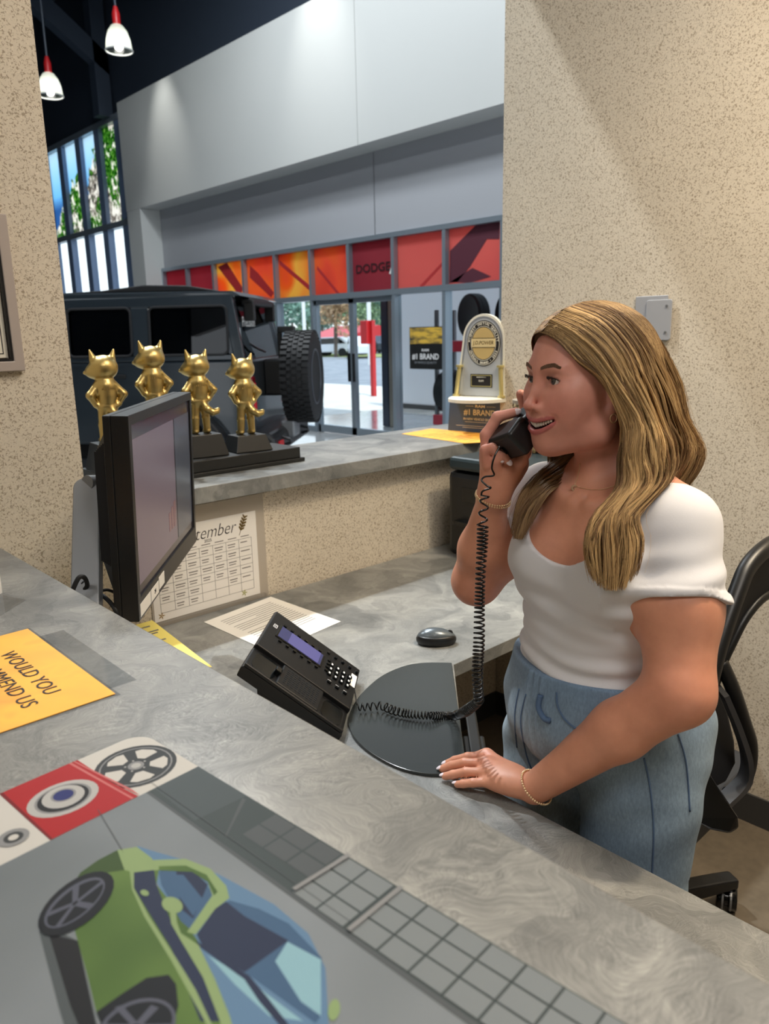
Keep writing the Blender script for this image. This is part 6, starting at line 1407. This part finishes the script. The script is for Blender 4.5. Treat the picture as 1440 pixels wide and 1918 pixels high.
def fam(F, n, thick, waves, seed, npt=26, r0=.00052, blond=.5, tip=.5):
    rr = random.Random(seed); V_ = []; Q_ = []; Cc = []; G = [[Vector(P(*c)) for c in row] for row in F]; m_ = len(G); away = Vector((.68, .733, -.2)).normalized(); sdv = Vector((.733, -.683, 0))
    splined = [spline(row, 8) for row in G]; L = len(splined[0]); clumps = {}
    for i in range(n):
        s = rr.random(); th = rr.random() ** 1.6; cid = int(s * 60) * 4 + int(th * 2.99)
        if cid not in clumps: clumps[cid] = (rr.uniform(0, 6.28), rr.uniform(.7, 1.3), rr.random(), (int(s * 60) + .5) / 60)
        ph, am, shade, cs = clumps[cid]; sh = min(1, max(0, shade * 1.25 - .15 + rr.uniform(-.22, .30))) * blond
        cut = 1 - tip * rr.random() ** 1.5 * .42; pts = []; jx, jz = rr.uniform(-1, 1), rr.uniform(-1, 1); fl = rr.random() < .05
        for k in range(npt):
            t = k / (npt - 1) * cut; ss = s + (cs - s) * min(.55, t * .9); x = ss * (m_ - 1); a = min(int(x), m_ - 2); fx = x - a; y = t * (L - 1); b = min(int(y), L - 2); fy = y - b
            q0 = splined[a][b] * (1 - fy) + splined[a][b + 1] * fy; q1 = splined[a + 1][b] * (1 - fy) + splined[a + 1][b + 1] * fy; p = q0 * (1 - fx) + q1 * fx
            env = min(1, t * 2.2) ; w_ = math.sin(t * waves * 6.28 + ph * .35) * .0085 * am * env
            p = p + sdv * (w_ + jx * .0016 * env) + away * (th * thick * min(1, t * 1.5) * (1 - .45 * t) + math.cos(t * waves * 6.28 + ph) * .004 * env) + UP * jz * .001
            if fl: p = p + sdv * (rr.uniform(-.001, .001) + jx * .010 * t) - away * .004 * t
            pts.append(p)
        up = Vector((.3, .5, .8)).normalized(); base = len(V_)
        for k in range(npt):
            t_ = (pts[min(k + 1, npt - 1)] - pts[max(k - 1, 0)]).normalized(); u_ = (up - up.dot(t_) * t_).normalized(); v_ = t_.cross(u_); r = r0 * (1 - .6 * (k / npt) ** 3) * (.5 if fl else 1)
            for q in range(3): aa = q * 2.0944; V_.append(tuple(pts[k] + (u_ * math.cos(aa) + v_ * math.sin(aa)) * r)); Cc.append(tuple(hair_tint(k / npt, sh)))
        for k in range(npt - 1):
            for q in range(3): Q_.append((base + k * 3 + q, base + k * 3 + (q + 1) % 3, base + k * 3 + 3 + (q + 1) % 3, base + k * 3 + 3 + q))
    return np.array(V_), np.array(Q_), np.array(Cc)
cap_f = tree_cap(); bod_f = skin_field()
vs, qs, cs_ = [], [], []; off_ = 0
for F, n, th, wv, sd, kw in ((FA, 4600, .035, 2.0, 1, dict(blond=.95, tip=.9)), (FB, 3000, .035, 2.2, 2, dict(blond=.75)), (FE, 4200, .006, .8, 6, dict(blond=.7, npt=18)), (drape(FC, 3, .014), 1300, .03, 1.0, 3, dict(blond=.45, npt=16))):
    a, b, c = fam(F, n, th, wv, sd, **kw); vs.append(a); qs.append(b + off_); cs_.append(c); off_ += len(a)
def push(V, fld, marg):
    V = V.astype(F4); k3 = len(V) // 3; ctr = V.reshape(k3, 3, 3).mean(1)
    for _ in range(2):
        d = np.concatenate([fld.ev(q) for q in np.array_split(ctr, 40)]); w_ = d < marg; C_ = ctr[w_]; gr_ = np.zeros_like(C_); d0 = d[w_]
        for ax in range(3): o_ = np.zeros(3, F4); o_[ax] = .002; gr_[:, ax] = (fld.ev(C_ + o_) - d0) / .002
        gr_ /= np.linalg.norm(gr_, axis=1)[:, None] + 1e-6; mv = np.zeros_like(ctr); mv[w_] = gr_ * np.clip(marg - d0, 0, .03)[:, None]; ctr = ctr + mv; V = (V.reshape(k3, 3, 3) + mv[:, None, :]).reshape(-1, 3)
    return V
CF = Fld(); torso(CF, .011)
vs[0] = push(vs[0], CF, .001); VH = push(np.concatenate(vs), CAPX, .0008)
rel(mesh_np('hair', VH, np.concatenate(qs), hm, col=np.concatenate(cs_), kind='stuff'))
# ---- jewellery
simple('gold', srgb(236, 206, 164), .35, .8)
def beads(c, ax, r1, r2, n, rb, nm):
    ax = Vector(ax).normalized(); u_ = ax.orthogonal().normalized(); v_ = ax.cross(u_); m_ = MB().mtx(Matrix.Identity(4))
    for k in range(n): a = 2 * math.pi * k / n; m_.sphere(tuple(Vector(c) + u_ * r1 * math.cos(a) + v_ * r1 * math.sin(a) - PO), rb, 8, 6)
    o = m_.build(nm, M['gold'], pe, smooth=2); o['kind'] = 'stuff'
dL = Vector(WL) - Vector(EL); beads(Vector(WL) - dL.normalized() * .006, dL + Vector((0, 0, -.03)), .0305, 0, 46, .0020, 'bracelet')
dR = Vector(WR) - Vector(ER); beads(Vector(WR) - dR.normalized() * .002, dR + Vector((.03, 0, .02)), .0295, 0, 44, .0017, 'bracelet'); beads(Vector(WR) - dR.normalized() * .007, dR + Vector((.045, 0, .02)), .0300, 0, 44, .0017, 'bracelet')
bb = BVHTree.FromPolygons([v.co[:] for v in body.data.vertices], [p.vertices[:] for p in body.data.polygons])
def onbody(u, v, lift=.001):
    d = Vector(ray(u, v)).normalized(); h_ = bb.ray_cast(Vector(EYE), d); return (h_[0] - d * lift - PO) if h_[0] else None
nk = [onbody(u, v) for u, v in ((1086, 868), (1084, 884), (1080, 898), (1077, 909), (1090, 914), (1110, 917), (1130, 916), (1150, 910))]; nk = [p for p in nk if p]
if len(nk) > 3: MB().tube(spline(nk, 5), .0005, 5).build('necklace', M['gold'], pe, smooth=2)
gp = onbody(1075, 915, .002)
if gp: text('G', .013, 'pendant', M['gold'], pe, Matrix.Translation(gp) @ Matrix(((.8, .15, -.58), (-.6, .2, -.78), (0, .97, .25))).to_4x4(), ext=.0008, offset=.0006)
er = Vector(hp(.004, .0745, -.024)) - PO; MB().tube([tuple(er + Vector((0, 0, -.006)) + Hf * .006 * math.cos(a) + UP * .0065 * math.sin(a)) for a in [2 * math.pi * i / 20 for i in range(20)]], .0009, 6, closed=True).build('earring', M['gold'], pe, smooth=2)

# ================================================================ handset and coiled cord
m0 = Vector(P(962, 822, 1.238)); e0 = Vector(hp(.012, -.082, .012)); hx = (e0 - m0).normalized(); side_ = Vector(P(940, 858, 1.238)) - Vector(P(928, 808, 1.238)); hz_ = (side_ - side_.dot(hx) * hx).normalized(); hy_ = hz_.cross(hx)
hr = np.array([hx, hy_, hz_]).T; f = Fld(); Lh = (e0 - m0).length
f.box(tuple(m0), (.022, .033, .024), .006, rot=hr).box(tuple(m0 + hx * .034), (.030, .024, .014), .006, .012, rot=hr).box(tuple(m0 + hx * (Lh * .55)), (Lh * .42, .018, .010), .006, .012, rot=hr).box(tuple(e0), (.026, .026, .014), .008, .01, rot=hr)
hs = thing('phone_handset', 'black handset held to her far ear in the raised hand', 'handset', tuple(m0)); o = polygonise(f, np.array([min(a, b) for a, b in zip(m0, e0)]) - .05, np.array([max(a, b) for a, b in zip(m0, e0)]) + .05, .0016, 'handset_shell', M['black_plastic']); o.location = -m0; o.parent = hs
mm = Matrix((hx, hy_, hz_)).transposed().to_4x4()
MB().mtx(mm).box((-.0255, -.020, -.004), (-.0235, -.006, .008)).build('cord_socket', M['black_gloss'], hs)
cpts = [(936, 836, 1.205), (926, 855, 1.20), (921, 876, 1.20), (925, 890, 1.20), (908, 893, 1.205), (902, 900, 1.205), (912, 910, 1.20), (919, 914, 1.20), (904, 920, 1.205), (901, 928, 1.21)]
head_ = spline([P(*c) for c in cpts], 6)
ax_pts = [P(*c) for c in ((908, 930, 1.20), (906, 950, 1.20), (904, 975, 1.20), (903, 1020, 1.20), (900, 1070, 1.20), (898, 1130, 1.20), (897, 1200, 1.20), (894, 1260, 1.205), (896, 1305, 1.22))]
low = [P(896, 1312, 1.23), P(886, 1322, 1.26), P(868, 1334, 1.33)]
on_pad = [np.array(oz(u, v, D + .0185)) for u, v in ((850, 1340), (800, 1340), (760, 1336), (735, 1330), (715, 1322), (690, 1324), (668, 1324))]
axis_ = spline(list(ax_pts) + low + on_pad, 30)
L_ = [0]; 
for a, b in zip(axis_[:-1], axis_[1:]): L_.append(L_[-1] + (b - a).length)
def coil():
    out = []; up = Vector((.733, -.683, 0)); s = 0; tot = L_[-1]; ph = 0; i = 0; step = .0009
    while s < tot:
        while i < len(L_) - 2 and L_[i + 1] < s: i += 1
        fr_ = (s - L_[i]) / max(1e-9, L_[i + 1] - L_[i]); p = axis_[i] * (1 - fr_) + axis_[i + 1] * fr_; t = (axis_[i + 1] - axis_[i]).normalized()
        up = (up - up.dot(t) * t).normalized(); sd = t.cross(up); f_ = s / tot
        pitch = .0165 if f_ < .05 else (.0072 if f_ < .55 else (.0048 if f_ < .70 else (.0062 if f_ < .88 else .012))); pitch *= 1 + .18 * math.sin(s * 70)
        R_ = .0068 if f_ < .05 else .0076 + .0006 * math.sin(s * 33); ds = pitch / 14; ph += 2 * math.pi / 14
        out.append(p + (up * math.cos(ph) + sd * math.sin(ph)) * R_); s += ds
    return out
cl_ = coil(); co = thing('coiled_cord', 'black coiled phone cord hanging from the handset and lying across the pad', 'cord', tuple(on_pad[0] - np.array([0, 0, .018])))
CO = Vector(on_pad[0] - np.array([0, 0, .018])); MB().tube([tuple(p - CO) for p in head_ + cl_ + [Vector(lp(0, .25, -.02)) + Vector((.9, 1.15, D))]], .0016, 6).build('cord', M['black_gloss'], co, smooth=2)
